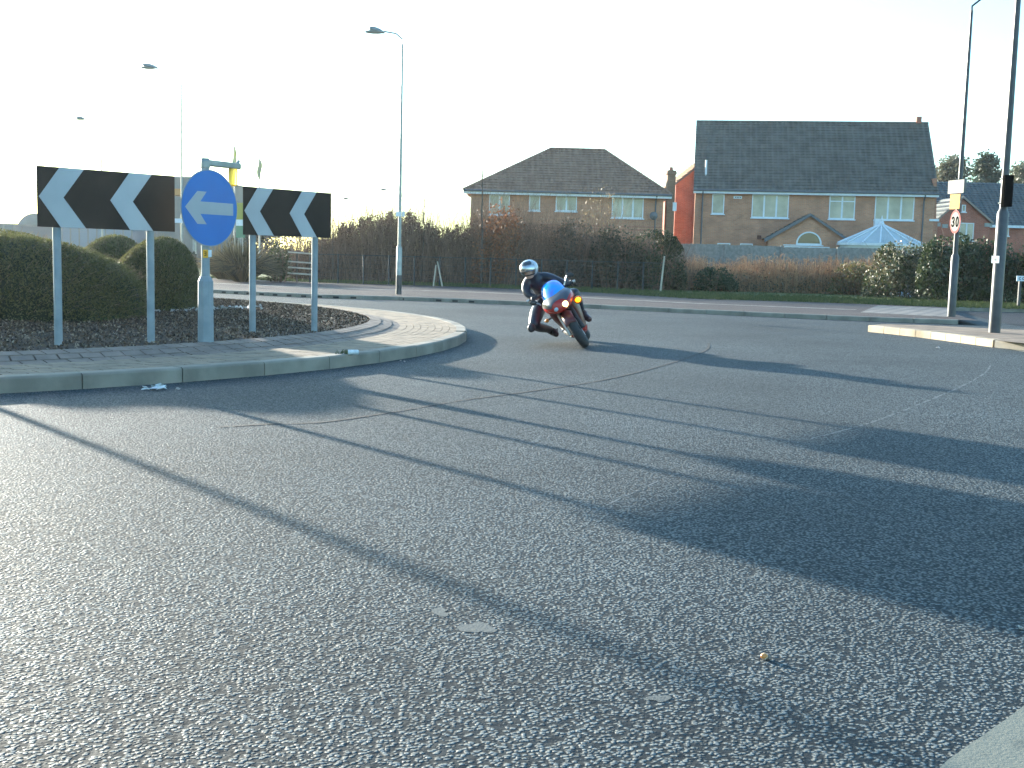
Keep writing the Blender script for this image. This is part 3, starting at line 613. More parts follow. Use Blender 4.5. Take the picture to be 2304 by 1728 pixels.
mb = MB(); mb.obox(c + nd * .105 , ndu * .075, nd * .003, zu * .06); mb.build("plate", UPVC, sp_); mb = MB(); mb.obox(c + nd * .085, ndu * .02, nd * .025, zu * .02); mb.build("clamp", GALV, sp_)
# street nameplate far right
c = W(2312, 627, 34); np_ = root("street_nameplate", (c.x, c.y, .1), "low white street nameplate at the right edge before dark bushes", "street nameplate")
hz = (W(2300, 621, 34).z - W(2300, 633, 34).z) / 2; x0 = W(2287, 627, 34).x
mb = MB(); mb.box((x0, 33.98, c.z - hz), (x0 + .95, 34.0, c.z + hz)); mb.build("plate", UPVC, np_)
mb = MB(); mb.box((x0 + .1, 34.01, .05), (x0 + .17, 34.08, c.z + hz)); mb.build("post", DARKP, np_); mb = MB(); mb.box((x0 + .78, 34.01, .05), (x0 + .85, 34.08, c.z + hz)); mb.build("post", DARKP, np_)
mb = MB(); nn = Vector((0, -1, 0)); uu = Vector((1, 0, 0))
glyph(mb, arc(0, 0, 1, 1, 45, 315), Vector((x0 + .1, 33.979, c.z)), .028, hz * .5, .014, nn, uu); glyph(mb, arc(0, 0, 1, 1, 0, 360, 14), Vector((x0 + .2, 33.979, c.z)), .028, hz * .5, .014, nn, uu)
mb.build("lettering", INK, np_)

# ================================================================ HOUSES
BR1 = brickmat("tan_brick", (.44, .18, .095), (.54, .24, .125), (.42, .29, .22))
BR2 = brickmat("buff_brick", (.47, .19, .10), (.57, .25, .13), (.43, .30, .23))
BRR = brickmat("red_brick", (.40, .10, .055), (.48, .14, .08), (.34, .22, .18))
BRB = brickmat("band_brick", (.36, .12, .07), (.42, .15, .09), (.3, .2, .15))
T1 = tilemat("brown_tile", (.23, .13, .085), (.30, .18, .12)); T2 = tilemat("slate_grey_tile", (.095, .092, .078), (.15, .142, .122)); T3 = tilemat("dark_tile", (.08, .10, .105), (.12, .135, .14))
GLASS = M("window_glass", (.035, .045, .045), None, rough=.06, spec=.9)
BLIND = M("net_curtain", (.42, .43, .34), (.54, .54, .44), 2.5, .8)
GUT = M("grey_gutter", (.10, .11, .12), None, rough=.5)
def roof_plane(mb, A, B, C_, D, n):
    A, B, C_, D = map(Vector, (A, B, C_, D)); nrm = (B - A).cross(D - A).normalized()
    if nrm.z < 0: nrm = -nrm
    for i in range(n):
        t0, t1 = i / n, (i + 1) / n; a, b = A.lerp(D, t0), B.lerp(C_, t0); c, d = B.lerp(C_, t1), A.lerp(D, t1); u = nrm * .055
        mb.add([a + u, b + u, c + nrm * .004, d + nrm * .004, a, b], [(0, 1, 2, 3), (4, 5, 1, 0), ])
def window(par, x0, x1, z0, z1, Y, panes=2, name="window", transom=None, blind=True, arch=False):
    """wall face at Y; frame slightly recessed/proud; pane behind"""
    f = .06; mb = MB(); y0, y1 = Y - .025, Y + .06
    mb.box((x0, y0, z0), (x1, y1, z0 + f)); mb.box((x0, y0, z1 - f), (x1, y1, z1)); mb.box((x0, y0, z0 + f), (x0 + f, y1, z1 - f)); mb.box((x1 - f, y0, z0 + f), (x1, y1, z1 - f))
    for k in range(1, panes):
        xm = x0 + (x1 - x0) * k / panes; mb.box((xm - .05, y0 + .004, z0 + f), (xm + .05, y1, z1 - f))
    if transom: zt_ = z0 + (z1 - z0) * transom; mb.box((x0 + f, y0 + .006, zt_ - .03), (x1 - f, y1, zt_ + .03))
    wn = mb.build(name, UPVC, par)
    mb = MB(); mb.box((x0 + f - .01, Y - .012, z0 + f - .01), (x1 - f + .01, Y - .004, z1 - f + .01)); mb.build("pane", GLASSB if blind else GLASS, wn)
    mb = MB(); mb.box((x0 - .06, Y - .1, z0 - .07), (x1 + .06, Y + .0, z0 - .003)); mb.build("sill", UPVC, wn)
    return wn
GLASSB = M("curtained_glass", (.50, .46, .36), (.30, .29, .23), 1.1, .12, spec=.5)
def rc(C, x0, y0, x1, y1, Y):
    a = W(*C(x0, y0), Y); b = W(*C(x1, y1), Y); a2 = W(*C(x0, y1), Y); b2 = W(*C(x1, y0), Y)
    return (a.x + a2.x) / 2, (b.x + b2.x) / 2, (a2.z + b.z) / 2, (a.z + b2.z) / 2
# ---- house 1: hipped brown roof
Y1 = 68.; x0 = W(1059, 470, Y1).x; x1 = W(1492, 470, Y1).x; ze = (W(1100, 432, Y1).z + W(1450, 436, Y1).z) / 2
ho = root("brick_house", ((x0 + x1) / 2, Y1, .1), "tan brick house with hipped brown tiled roof behind the bare thicket", "house")
Dp = 7.6
mb = MB(); mb.box((x0, Y1, -.1), (x1, Y1 + Dp, ze)); mb.build("wall", BR1, ho)
zr = W(1300, 338, Y1 + Dp / 2 + .2).z; xr0 = W(1240, 338, Y1 + Dp / 2).x; xr1 = W(1360, 339, Y1 + Dp / 2).x; ov = .42
a, b, c, d = (x0 - ov, Y1 - ov, ze), (x1 + ov, Y1 - ov, ze), (x1 + ov, Y1 + Dp + ov, ze), (x0 - ov, Y1 + Dp + ov, ze); r0, r1 = (xr0, Y1 + Dp / 2, zr), (xr1, Y1 + Dp / 2, zr)
mb = MB(); roof_plane(mb, a, b, r1, r0, 17); roof_plane(mb, c, d, r0, r1, 17); roof_plane(mb, d, a, r0, r0, 17); roof_plane(mb, b, c, r1, r1, 17); rf = mb.build("roof", T1, ho)
mb = MB()
for p, q_ in ((a, r0), (b, r1), (r0, r1)): mb.tube([Vector(p) + zu * .03, Vector(q_) + zu * .03], .09, 8)
mb.build("ridge_tiles", T1, rf)
mb = MB(); mb.box((x0 - ov, Y1 - ov - .02, ze - .2), (x1 + ov, Y1 - ov + .015, ze - .02)); mb.box((x0 - ov, Y1 - ov + .015, ze - .2), (x1 + ov, Y1 - .002, ze - .17)); mb.box((x1 + ov - .02, Y1 - ov + .015, ze - .2), (x1 + ov + .015, Y1 + Dp, ze - .02)); mb.build("fascia", UPVC, ho)
mb = MB(); mb.tube([(x0 - ov, Y1 - ov - .08, ze - .02), (x1 + ov, Y1 - ov - .08, ze - .02)], .06, 8); mb.build("gutter", GUT, ho)
for (u0, v0, u1, v1, n_, bl) in ((258, 588, 455, 782, 2, 1), (640, 593, 745, 740, 1, 1), (895, 597, 1098, 745, 2, 1), (1432, 606, 1735, 812, 3, 1)):
    q = rc(C4, u0, v0, u1, v1, Y1); window(ho, *q, Y1, n_)
xd = W(*C4(1850, 700), Y1).x; mb = MB(); mb.tube([(xd, Y1 - .06, .1), (xd, Y1 - .06, ze - .35), (xd, Y1 - ov - .05, ze - .1)], .045, 8); mb.build("downpipe", GUT, ho)
c = W(*C4(1832, 790), Y1 - .35); mb = MB()
mb.rings([[c + Vector((.24 * q_ * math.cos(t) , -.08 * (1 - q_ * q_) + .0, .24 * q_ * math.sin(t))) for t in [k * .5236 for k in range(12)]] for q_ in (1, .7, .35, .02)]); mb.tube([c, c + Vector((.12, .33, -.1))], .015, 6); mb.tube([c + Vector((0, 0, -.1)), c + Vector((-.15, -.25, -.05))], .012, 6); mb.build("satellite_dish", GUT, ho)
for zz0, zz1 in ((890, 902), (918, 932)):
    za = W(*C4(1700, zz0), Y1).z; zb_ = W(*C4(1700, zz1), Y1).z; mb = MB(); mb.box((x0 - .012, Y1 - .012, zb_), (x1 + .012, Y1 + Dp, za)); mb.build("brick_band", BRB, ho)
# side wing and chimney on the right gable
xc0 = W(1501, 400, Y1 + 3).x; xc1 = W(1519, 400, Y1 + 3).x; zc = W(1511, 384, Y1 + 3).z
mb = MB(); mb.box((xc0, Y1 + 2.7, -.1), (xc1, Y1 + 3.5, zc - .25)); mb.box((xc0 - .05, Y1 + 2.65, zc - .25), (xc1 + .05, Y1 + 3.55, zc - .1)); mb.box((xc0 - .02, Y1 + 2.68, zc - .1), (xc1 + .02, Y1 + 3.52, zc)); ch_ = mb.build("chimney", brickmat("brown_brick", (.25, .12, .065), (.31, .155, .085), (.24, .17, .12)), ho)
mb = MB(); mb.tube([((xc0 + xc1) / 2, Y1 + 3.1, zc), ((xc0 + xc1) / 2, Y1 + 3.1, zc + .22)], [.13, .1], 12); mb.build("chimney_pot", BRR, ch_, smooth=True)
mb = MB(); mb.box((W(1516, 450, Y1).x, Y1 + .3, 4.2), (W(1521, 450, Y1).x + .1, Y1 + .5, 4.7)); mb.build("alarm_box", UPVC, ho)
# ---- red gable house behind
Yg = 77.; gx0 = W(1518, 480, Yg).x; zl = W(1524, 412, Yg).z; zapx = W(1600, 350, Yg).z; gxa = W(1600, 350, Yg).x
gh = root("gabled_house", (gxa, Yg, .1), "red brick gable end seen between the two tan brick houses", "house")
gx1 = 2 * gxa - gx0
mb = MB(); mb.prism([(gx0, Yg, -.1), (gx1, Yg, -.1), (gx1, Yg, zl), (gxa, Yg, zapx), (gx0, Yg, zl)], (0, 8, 0)); mb.build("wall", BRR, gh)
mb = MB(); roof_plane(mb, (gx0 - .12, Yg + 8, zl - .05), (gx0 - .12, Yg - .15, zl - .05), (gxa, Yg - .15, zapx + .08), (gxa, Yg + 8, zapx + .08), 14); roof_plane(mb, (gx1 + .12, Yg - .15, zl - .05), (gx1 + .12, Yg + 8, zl - .05), (gxa, Yg + 8, zapx + .08), (gxa, Yg - .15, zapx + .08), 14); mb.build("roof", T1, gh)
mb = MB(); mb.prism([(gx0 - .12, Yg - .16, zl - .2), (gx0 - .12, Yg - .16, zl - .04), (gxa, Yg - .16, zapx + .07), (gxa, Yg - .16, zapx - .1)], (0, .04, 0)); mb.build("bargeboard", GUT, gh)
# ---- house 2: slate grey gable roof
Y2 = 70.; x0 = W(*C5(97, 800), Y2).x; x1 = W(*C5(2033, 800), Y2).x; ze = (W(*C5(150, 660), Y2 - .3).z + W(*C5(1950, 690), Y2 - .3).z) / 2 + .05
h2 = root("brick_house", ((x0 + x1) / 2, Y2, .1), "wide buff brick house with steep slate grey roof and half-round window", "house")
Dp = 8.4; zr = (W(*C5(140, 92), Y2 + Dp / 2).z + W(*C5(1975, 105), Y2 + Dp / 2).z) / 2; ov = .35; ym = Y2 + Dp / 2
mb = MB(); mb.box((x0, Y2, -.1), (x1, Y2 + Dp, ze - .03)); mb.prism([(x0, Y2 + .002, ze - .03), (x0, Y2 + Dp, ze - .03), (x0, ym, zr - .12)], (.2, 0, 0)); mb.prism([(x1 - .2, Y2 + .002, ze - .03), (x1 - .2, Y2 + Dp, ze - .03), (x1 - .2, ym, zr - .12)], (.2, 0, 0)); mb.build("wall", BR2, h2)
xa, xb = x0 - .12, x1 + .15
mb = MB(); roof_plane(mb, (xa, Y2 - ov, ze), (xb, Y2 - ov, ze), (xb, ym, zr), (xa, ym, zr), 25); roof_plane(mb, (xb, Y2 + Dp + ov, ze), (xa, Y2 + Dp + ov, ze), (xa, ym, zr), (xb, ym, zr), 25); rf = mb.build("roof", T2, h2)
mb = MB(); mb.tube([(xa, ym, zr + .02), (xb, ym, zr + .02)], .1, 8); mb.build("ridge_tiles", T2, rf)
mb = MB(); mb.box((xb - .75, ym - .2, zr + .02), (xb - .45, ym + .2, zr + .42)); mb.build("chimney", BRR, rf)
OAK = M("oak_board", (.16, .10, .06), None)
for xx in (xa, xb - .03): mb = MB(); mb.prism([(xx, Y2 - ov, ze - .17), (xx, Y2 - ov, ze - .01), (xx, ym, zr - .01), (xx, ym, zr - .17)], (.03, 0, 0)); mb.build("bargeboard", OAK, h2)
mb = MB(); mb.box((xa, Y2 - ov - .02, ze - .2), (xb, Y2 - ov + .015, ze - .02)); mb.box((xa, Y2 - ov + .015, ze - .2), (xb, Y2 - .002, ze - .17)); mb.build("fascia", UPVC, h2)
mb = MB(); mb.tube([(xa, Y2 - ov - .08, ze - .02), (xb, Y2 - ov - .08, ze - .02)], .055, 8); mb.build("gutter", GUT, h2)
for (u0, v0, u1, v1, n_, tr) in ((240, 683, 342, 848, 1, None), (568, 690, 870, 884, 3, None), (1196, 702, 1404, 898, 2, .75), (1562, 708, 1873, 908, 3, None)):
    window(h2, *rc(C5, u0, v0, u1, v1, Y2), Y2, n_, transom=tr)
for (u0, v0, u1, v1) in ((280, 1093, 388, 1300), (468, 1097, 572, 1300)): window(h2, *rc(C5, u0, v0, u1, v1, Y2), Y2, 1)
q = rc(C5, 418, 700, 488, 722, Y2); mb = MB(); mb.box((q[0], Y2 - .03, q[2]), (q[1], Y2 - .002, q[3])); mb.build("vent_plate", UPVC, h2)
mb = MB()
for k in range(4): xx = q[0] + (q[1] - q[0]) * (.2 + .19 * k); mb.box((xx, Y2 - .034, q[2] + .05), (xx + .05, Y2 - .031, q[3] - .05))
mb.build("vent_slots", INK, h2)
q = rc(C5, 612, 1030, 645, 1062, Y2); mb = MB(); mb.box((q[0], Y2 - .05, q[2]), (q[1], Y2 - .002, q[3])); mb.build("flue_vent", M("rusty_vent", (.12, .04, .025), None), h2)
for u in (155, 1940): xd = W(*C5(u, 900), Y2).x; mb = MB(); mb.tube([(xd, Y2 - .06, .1), (xd, Y2 - .06, ze - .4), (xd, Y2 - ov - .05, ze - .12)], .045, 8); mb.build("downpipe", GUT, h2)
yf = Y2 + .6; c0 = W(*C5(176, 548), yf); c1 = W(*C5(177, 395), yf); mb = MB(); mb.tube([c0 - Vector((0, 0, .1)), Vector((c0.x, c0.y, c1.z))], .06, 10); fl = mb.build("flue_pipe", UPVC, rf, smooth=True)
mb = MB(); mb.obox(c0 + Vector((0, 0, -.02)), (.22, 0, 0), (0, .18, .2), (0, -.02, .03)); mb.build("flashing", GUT, fl)
# rear extension gable
Ye = Y2 - 2.2; pk = W(*C5(1090, 852), Ye); lf = W(*C5(718, 1062), Ye); rt = W(*C5(1425, 1062), Ye); zl = (lf.z + rt.z) / 2
hwx = min(pk.x - lf.x, 99); rx = pk.x + hwx * .93
mb = MB(); mb.prism([(lf.x + .25, Ye, -.1), (rx - .25, Ye, -.1), (rx - .25, Ye, zl + .12), (pk.x, Ye, pk.z - .12), (lf.x + .25, Ye, zl + .12)], (0, 2.19, 0)); mb.build("extension_wall", BR2, h2)
mb = MB(); roof_plane(mb, (lf.x, Y2 - .01, zl - .05), (lf.x, Ye - .2, zl - .05), (pk.x, Ye - .2, pk.z), (pk.x, Y2 - .01, pk.z), 10); roof_plane(mb, (rx, Ye - .2, zl - .05), (rx, Y2 - .01, zl - .05), (pk.x, Y2 - .01, pk.z), (pk.x, Ye - .2, pk.z), 10); er = mb.build("extension_roof", T2, h2)
mb = MB()
mb.prism([(lf.x, Ye - .22, zl - .27), (lf.x, Ye - .22, zl - .02), (pk.x, Ye - .22, pk.z + .03), (pk.x, Ye - .22, pk.z - .17)], (0, .05, 0)); mb.prism([(rx, Ye - .22, zl - .2), (rx, Ye - .22, zl - .02), (pk.x, Ye - .22, pk.z + .03), (pk.x, Ye - .22, pk.z - .13)], (0, .05, 0)); mb.build("verge_board", GUT, er)
aL = W(*C5(975, 1103), Ye); aR = W(*C5(1183, 1103), Ye); aT = W(*C5(1078, 1000), Ye); cx = (aL.x + aR.x) / 2; rr_ = (aR.x - aL.x) / 2; cz_ = (aL.z + aR.z) / 2; N = 20
ot = [(cx + rr_ * math.cos(math.pi * k / N), cz_ + rr_ * .98 * math.sin(math.pi * k / N)) for k in range(N + 1)]; inn = [(cx + (rr_ - .1) * math.cos(math.pi * k / N), cz_ + .03 + (rr_ * .98 - .11) * math.sin(math.pi * k / N)) for k in range(N + 1)]
mb = MB()
for k in range(N): mb.prism([(ot[k][0], Ye - .03, ot[k][1]), (ot[k + 1][0], Ye - .03, ot[k + 1][1]), (inn[k + 1][0], Ye - .03, inn[k + 1][1]), (inn[k][0], Ye - .03, inn[k][1])], (0, .028, 0))
mb.box((cx - rr_, Ye - .03, cz_ - .06), (cx + rr_, Ye - .002, cz_ + .03)); wn = mb.build("arched_window", UPVC, h2)
mb = MB(); mb.prism([(a_, Ye - .012, b_) for a_, b_ in inn], (0, .009, 0)); mb.build("pane", GLASS, wn)
q0 = W(*C5(872, 1108), Ye); mb = MB(); mb.box((q0.x, Ye - .06, q0.z - .05), (cx + rr_ + .1, Ye - .032, q0.z + .01)); mb.build("sill", UPVC, wn)
window(h2, cx - 1.4, cx + 1.2, .9, q0.z - .08, Ye, 3)
# conservatory: octagonal glazed roof
cap = W(*C5(1683, 942), Y2 - 3); cl = W(*C5(1338, 1100), Y2 - 3.2); cr_ = W(*C5(2030, 1106), Y2 - 3.2); zc = (cl.z + cr_.z) / 2; cyc = Y2 - 2.9; rr_ = (cr_.x - cl.x) / 2; cxc = (cl.x + cr_.x) / 2
cons = root("conservatory", (cxc, cyc, .1), "white framed glass conservatory with pointed fan roof behind the fence", "conservatory")
ring = [Vector((cxc + rr_ * math.cos(R(a)), cyc + min(rr_ * .62 * math.sin(R(a)), 2.7), zc)) for a in range(0, 360, 24)]; top = Vector((cxc, cyc, cap.z))
CG = M("conservatory_glass", (.40, .44, .44), (.50, .54, .54), 1, .15, spec=.8)
mb = MB(); mb.add(ring + [top], [(i, (i + 1) % 15, 15) for i in range(15)]); mb.build("roof_glazing", CG, cons)
mb = MB()
for p in ring: mb.tube([p + zu * .03, top + zu * .03], .045, 6)
mb.build("glazing_bars", UPVC, cons)
mb = MB()
for a_, b_ in zip(ring, ring[1:] + ring[:1]): mb.obox((a_ + b_) / 2 - zu * .06, (b_ - a_) / 2, Vector((0, 0, .07)), ((b_ - a_).cross(zu)).normalized() * .05)
mb.build("eaves_beam", UPVC, cons)
mb = MB(); mb.rings([[top + Vector((q_ * math.cos(t), q_ * math.sin(t), z)) for t in [k * .7854 for k in range(8)]] for q_, z in ((.16, -.02), (.14, .1), (.05, .16), (.06, .24), (.015, .5))]); mb.build("finial", UPVC, cons)
mb = MB(); mb.box((cxc - .35, cyc + .2, top.z - .1), (cxc + .15, cyc + .7, top.z + .32)); mb.build("ridge_vent", UPVC, cons)
mb = MB(); inner = [Vector((cxc + (p.x - cxc) * .97, cyc + (p.y - cyc) * .97, 0)) for p in ring]
mb.rings([[p + zu * .0 for p in inner], [p + zu * (zc - .13) for p in inner]], cap=False); mb.build("side_glazing", CG, cons)
h2.rotation_euler.z = R(-8.5)
cons.location = h2.location + Matrix.Rotation(R(-8.5), 3, 'Z') @ (cons.location - h2.location); cons.rotation_euler.z = R(-8.5)
# ---- house 3 on the right
Y3 = 78.; hb = root("gabled_house", (W(2200, 500, Y3).x, Y3, .1), "red brick house with dark roof and front gable behind the 30 sign", "house")
xw0 = W(*C6(470, 500), Y3).x; xw1 = xw0 + 16; zrd = W(*C6(700, 365), Y3 + 5).z; zev = W(*C6(980, 685), Y3 + 1).z
mb = MB(); mb.box((xw0 + .3, Y3 + 1.2, -.1), (xw1, Y3 + 9, zev)); mb.build("wall", BRR, hb)
mb = MB(); roof_plane(mb, (xw0, Y3 + .9, zev), (xw1, Y3 + .9, zev), (xw1, Y3 + 5, zrd), (xw0, Y3 + 5, zrd), 18); roof_plane(mb, (xw1, Y3 + 9.3, zev), (xw0, Y3 + 9.3, zev), (xw0, Y3 + 5, zrd), (xw1, Y3 + 5, zrd), 18); mb.build("roof", T3, hb)
mb = MB(); mb.box((xw0, Y3 + .86, zev - .18), (xw1, Y3 + .895, zev - .0)); mb.build("fascia", UPVC, hb)
Yq = Y3 - 1.5; ap_ = W(*C6(665, 470), Yq); l_ = W(*C6(472, 655), Yq); r_ = W(*C6(905, 665), Yq); zq = (l_.z + r_.z) / 2
mb = MB(); mb.prism([(l_.x + .15, Yq, -.1), (r_.x - .15, Yq, -.1), (r_.x - .15, Yq, zq + .1), (ap_.x + .15, Yq, ap_.z - .12), (l_.x + .15, Yq, zq + .1)], (0, 2.69, 0)); mb.build("gable_wall", BRR, hb)
mb = MB(); roof_plane(mb, (l_.x, Y3 + 3, zq), (l_.x, Yq - .2, zq), (ap_.x + .15, Yq - .2, ap_.z), (ap_.x + .15, Y3 + 3, ap_.z), 10); roof_plane(mb, (r_.x, Yq - .2, zq), (r_.x, Y3 + 3, zq), (ap_.x + .15, Y3 + 3, ap_.z), (ap_.x + .15, Yq - .2, ap_.z), 10); mb.build("gable_roof", T3, hb)
mb = MB(); mb.prism([(l_.x, Yq - .22, zq - .12), (l_.x, Yq - .22, zq + .03), (ap_.x + .15, Yq - .22, ap_.z + .03), (ap_.x + .15, Yq - .22, ap_.z - .12)], (0, .05, 0)); mb.prism([(r_.x, Yq - .22, zq - .12), (r_.x, Yq - .22, zq + .03), (ap_.x + .15, Yq - .22, ap_.z + .03), (ap_.x + .15, Yq - .22, ap_.z - .12)], (0, .05, 0)); mb.build("bargeboard", M("tan_board", (.30, .24, .2), None), hb)
window(hb, *rc(C6, 676, 533, 706, 586, Yq), Yq, 1); window(hb, *rc(C6, 655, 668, 765, 800, Yq), Yq, 2)
window(hb, *rc(C6, 985, 690, 1028, 765, Y3 + 1.2), Y3 + 1.2, 1)
for u0, u1, v in ((465, 517, 680), (845, 902, 684), (530, 572, 692)): q = rc(C6, u0, v - 14, u1, v + 14, Yq); mb = MB(); mb.box((q[0], Yq - .05, q[2]), (q[1], Yq - .003, q[3])); mb.build("gutter_end", M("grey_trim", (.33, .35, .34), None), hb)
# narrow wall with chimney right of house 2, sunlight painted into its orange brick
q = rc(C6, 446, 640, 492, 840, Y2 - 1); mb = MB(); mb.box((q[0], Y2 - 1, -.1), (q[1], Y2 + .2, q[3])); mb.prism([(q[0], Y2 - 1, q[3]), (q[1] - .1, Y2 - 1, q[3]), (q[0] + .15, Y2 - 1, q[3] + 2.4), (q[0], Y2 - 1, q[3] + 2.4)], (0, 1.2, 0))
gwl = mb.build("garden_pier", brickmat("sunlit_brick", (.42, .14, .07), (.5, .19, .1), (.38, .26, .2)), origin=(q[0], Y2 - 1, 0)); tag(gwl, "narrow brick side wall coloured orange as if sunlit, beside the wide buff house", "wall")
mb = MB(); mb.box((q[0] - .15, Y2 - 1.08, q[3] - .13), (q[1] + .05, Y2 - 1.003, q[3])); mb.build("coping", UPVC, gwl)

# ---- close boarded fence
FW = M("weathered_boards", (.18, .18, .165), (.28, .275, .25), 7, .85, .4, 30, detail=7)
Yf = 50.; fx0 = W(1505, 560, Yf).x; fx1 = W(2080, 570, Yf).x; fz = (W(1560, 553, Yf).z + W(2000, 557, Yf).z) / 2
fr = root("board_fence", (fx0, Yf, .1), "weathered blue-grey close boarded fence in front of the houses", "fence")
seg = 2.44; xx = fx0
while xx < fx1:
    mb = MB(); n_ = 22; dz = rnd.uniform(-.03, .03)
    for k in range(n_):
        a = xx + .06 + (seg - .06) * k / n_; mb.box((a, Yf + (k % 2) * .008, .15), (a + (seg - .06) / n_ + .012 * 0, Yf + .02 + (k % 2) * .008, fz + dz + rnd.uniform(-.012, .012)))
    pn = mb.build("panel", FW, fr)
    mb = MB(); mb.box((xx - .04, Yf - .05, .05), (xx + .05, Yf + .06, fz + .03)); mb.build("post", FW, fr)
    xx += seg
mb = MB(); mb.box((fx0, Yf - .012, .1), (xx, Yf + .035, .15)); mb.build("gravel_board", FW, fr)

# ================================================================ LEFT BACKGROUND
GREYW = M("grey_cladding", (.16, .18, .18), (.20, .22, .22), .5, .7)
# grey dome roofed building
def W3(px, py, Y): return W(px, py, Y)
Yd = 95.; a = W(37, 530, Yd); b = W(120, 530, Yd); t = W(78, 480, Yd); cx = (a.x + b.x) / 2; rw_ = (b.x - a.x) / 2
db = root("domed_building", (cx, Yd, 0), "grey barrel-roofed building behind the left hedge", "building")
prof = [(cx - rw_ * 1.05, -.1), (cx - rw_ * 1.05, a.z - .2)] + [(cx - rw_ * math.cos(math.pi * k / 16) * 1.05, a.z - .2 + (t.z - a.z + .2) * math.sin(math.pi * k / 16) ** .8) for k in range(1, 16)] + [(cx + rw_ * 1.05, a.z - .2), (cx + rw_ * 1.05, -.1)]
mb = MB(); mb.prism([(x, Yd, z) for x, z in prof], (0, 20, 0)); mb.build("wall", GREYW, db, smooth=True)
c = W(75, 487, Yd); mb = MB(); mb.box((c.x - .35, Yd - .1, c.z - .6), (c.x + .7, Yd + 1.2, c.z + .15)); mb.build("roof_vent", GREYW, db)
Yl = 88.
def slab(name, px0, px1, py, Y, depth, mat, label, cat, ribs=None):
    a = W(px0, py, Y); b = W(px1, py, Y); z = (a.z + b.z) / 2; r = root(name, ((a.x + b.x) / 2, Y, 0), label, cat)
    mb = MB(); mb.box((a.x, Y, -.1), (b.x, Y + depth, z)); mb.build("wall", mat, r)
    mb = MB(); mb.box((a.x - .1, Y - .08, z), (b.x + .1, Y + depth, z + .12)); mb.build("roof", GREYW, r)
    if ribs:
        mb = MB()
        for k in range(ribs + 1): xx = a.x + (b.x - a.x) * k / ribs; mb.box((xx - .05, Y - .06, 0), (xx + .05, Y - .003, z - .01))
        mb.build("cladding_ribs", GREYW, r)
    return r
slab("shed", -40, 32, 506, 86., 10, M("shed_grey", (.13, .16, .18), None), "small grey flat-roofed shed at the left edge above the hedge", "building", 3)
slab("warehouse", 139, 297, 512, 88., 14, M("warehouse_blue", (.16, .22, .27), (.19, .25, .30), .4, .7), "long blue-grey metal warehouse seen under the left board", "building", 8)
slab("grey_building", 292, 470, 400, 92., 14, M("render_grey", (.17, .17, .155), (.21, .21, .19), .4, .8), "tall grey-brown rendered building behind the blue disc", "building", 3)
# brown canopy behind lamp
a = W(380, 424, 84); b = W(440, 440, 84); r = root("station_canopy", (a.x, 84, 0), "orange-brown canopy fascia between left board and blue disc", "canopy")
mb = MB(); mb.box((a.x, 84, b.z), (b.x, 86, a.z)); mb.build("fascia", M("canopy_brown", (.42, .20, .05), None), r); mb = MB(); mb.box((b.x - .4, 84.6, 0), (b.x - .2, 84.9, b.z)); mb.build("column", GALV, r)
# totem sign
x0_, x1_ = W(531, 480, 70).x, W(549, 480, 70).x; r = root("totem_sign", (x0_, 70, 0), "tall green, white and olive roadside totem sign beside the blue disc", "totem sign")
for n_, y0_, y1_, m_ in (("olive_panel", 456, 494, M("totem_olive", (.33, .30, .05), None)), ("white_panel", 494, 508, UPVC), ("green_panel", 508, 535, M("totem_green", (.07, .22, .13), None)), ("legs", 535, 640, GALV)):
    za, zb_ = W(540, y0_, 70).z, W(540, y1_, 70).z; mb = MB(); ins = .0 if n_ != "legs" else .12; mb.box((x0_ + ins, 70, max(zb_, 0)), (x1_ - ins, 70.3, za - .002)); mb.build(n_, m_, r)
# flags
def flag(px, pt, pb_, Y, label, mat, wpx=14):
    b = W(px, 600, Y); x = b.x; r = root("furled_flag", (x, Y, 0), label, "flag", "furled flags at the filling station"); mb = MB(); mb.tube([(x, Y, 0), (x, Y, W(px, pt - 4, Y).z)], [.06, .035], 8); mb.build("flagpole", GALV, r)
    zt_, zb_ = W(px, pt, Y).z, W(px, pb_, Y).z; hw_ = wpx / 2 / F * Y; rings = []
    for k in range(9):
        t = k / 8; q_ = hw_ * (.35 + .65 * math.sin(math.pi * min(t * 1.05, 1)) ** .6); z = zt_ + (zb_ - zt_) * t; rings.append([(x - .02 + q_ * math.cos(u) * (1 + .25 * math.sin(u * 3 + t * 4)) + .04 * math.sin(t * 7), Y + q_ * .6 * math.sin(u), z) for u in [j * .5236 for j in range(12)]])
    mb = MB(); mb.rings(rings); mb.build("cloth", mat, r, smooth=True)
FL = M("flag_cloth", (.52, .44, .22), (.36, .36, .25), 2, .8)
flag(584, 358, 404, 72, "furled pale flag rising above the right chevron board", FL, 9)
flag(528, 330, 400, 72, "furled yellow flag behind the lantern of the blue disc", M("flag_yellow", (.75, .6, .15), (.5, .5, .3), 2, .8), 8)

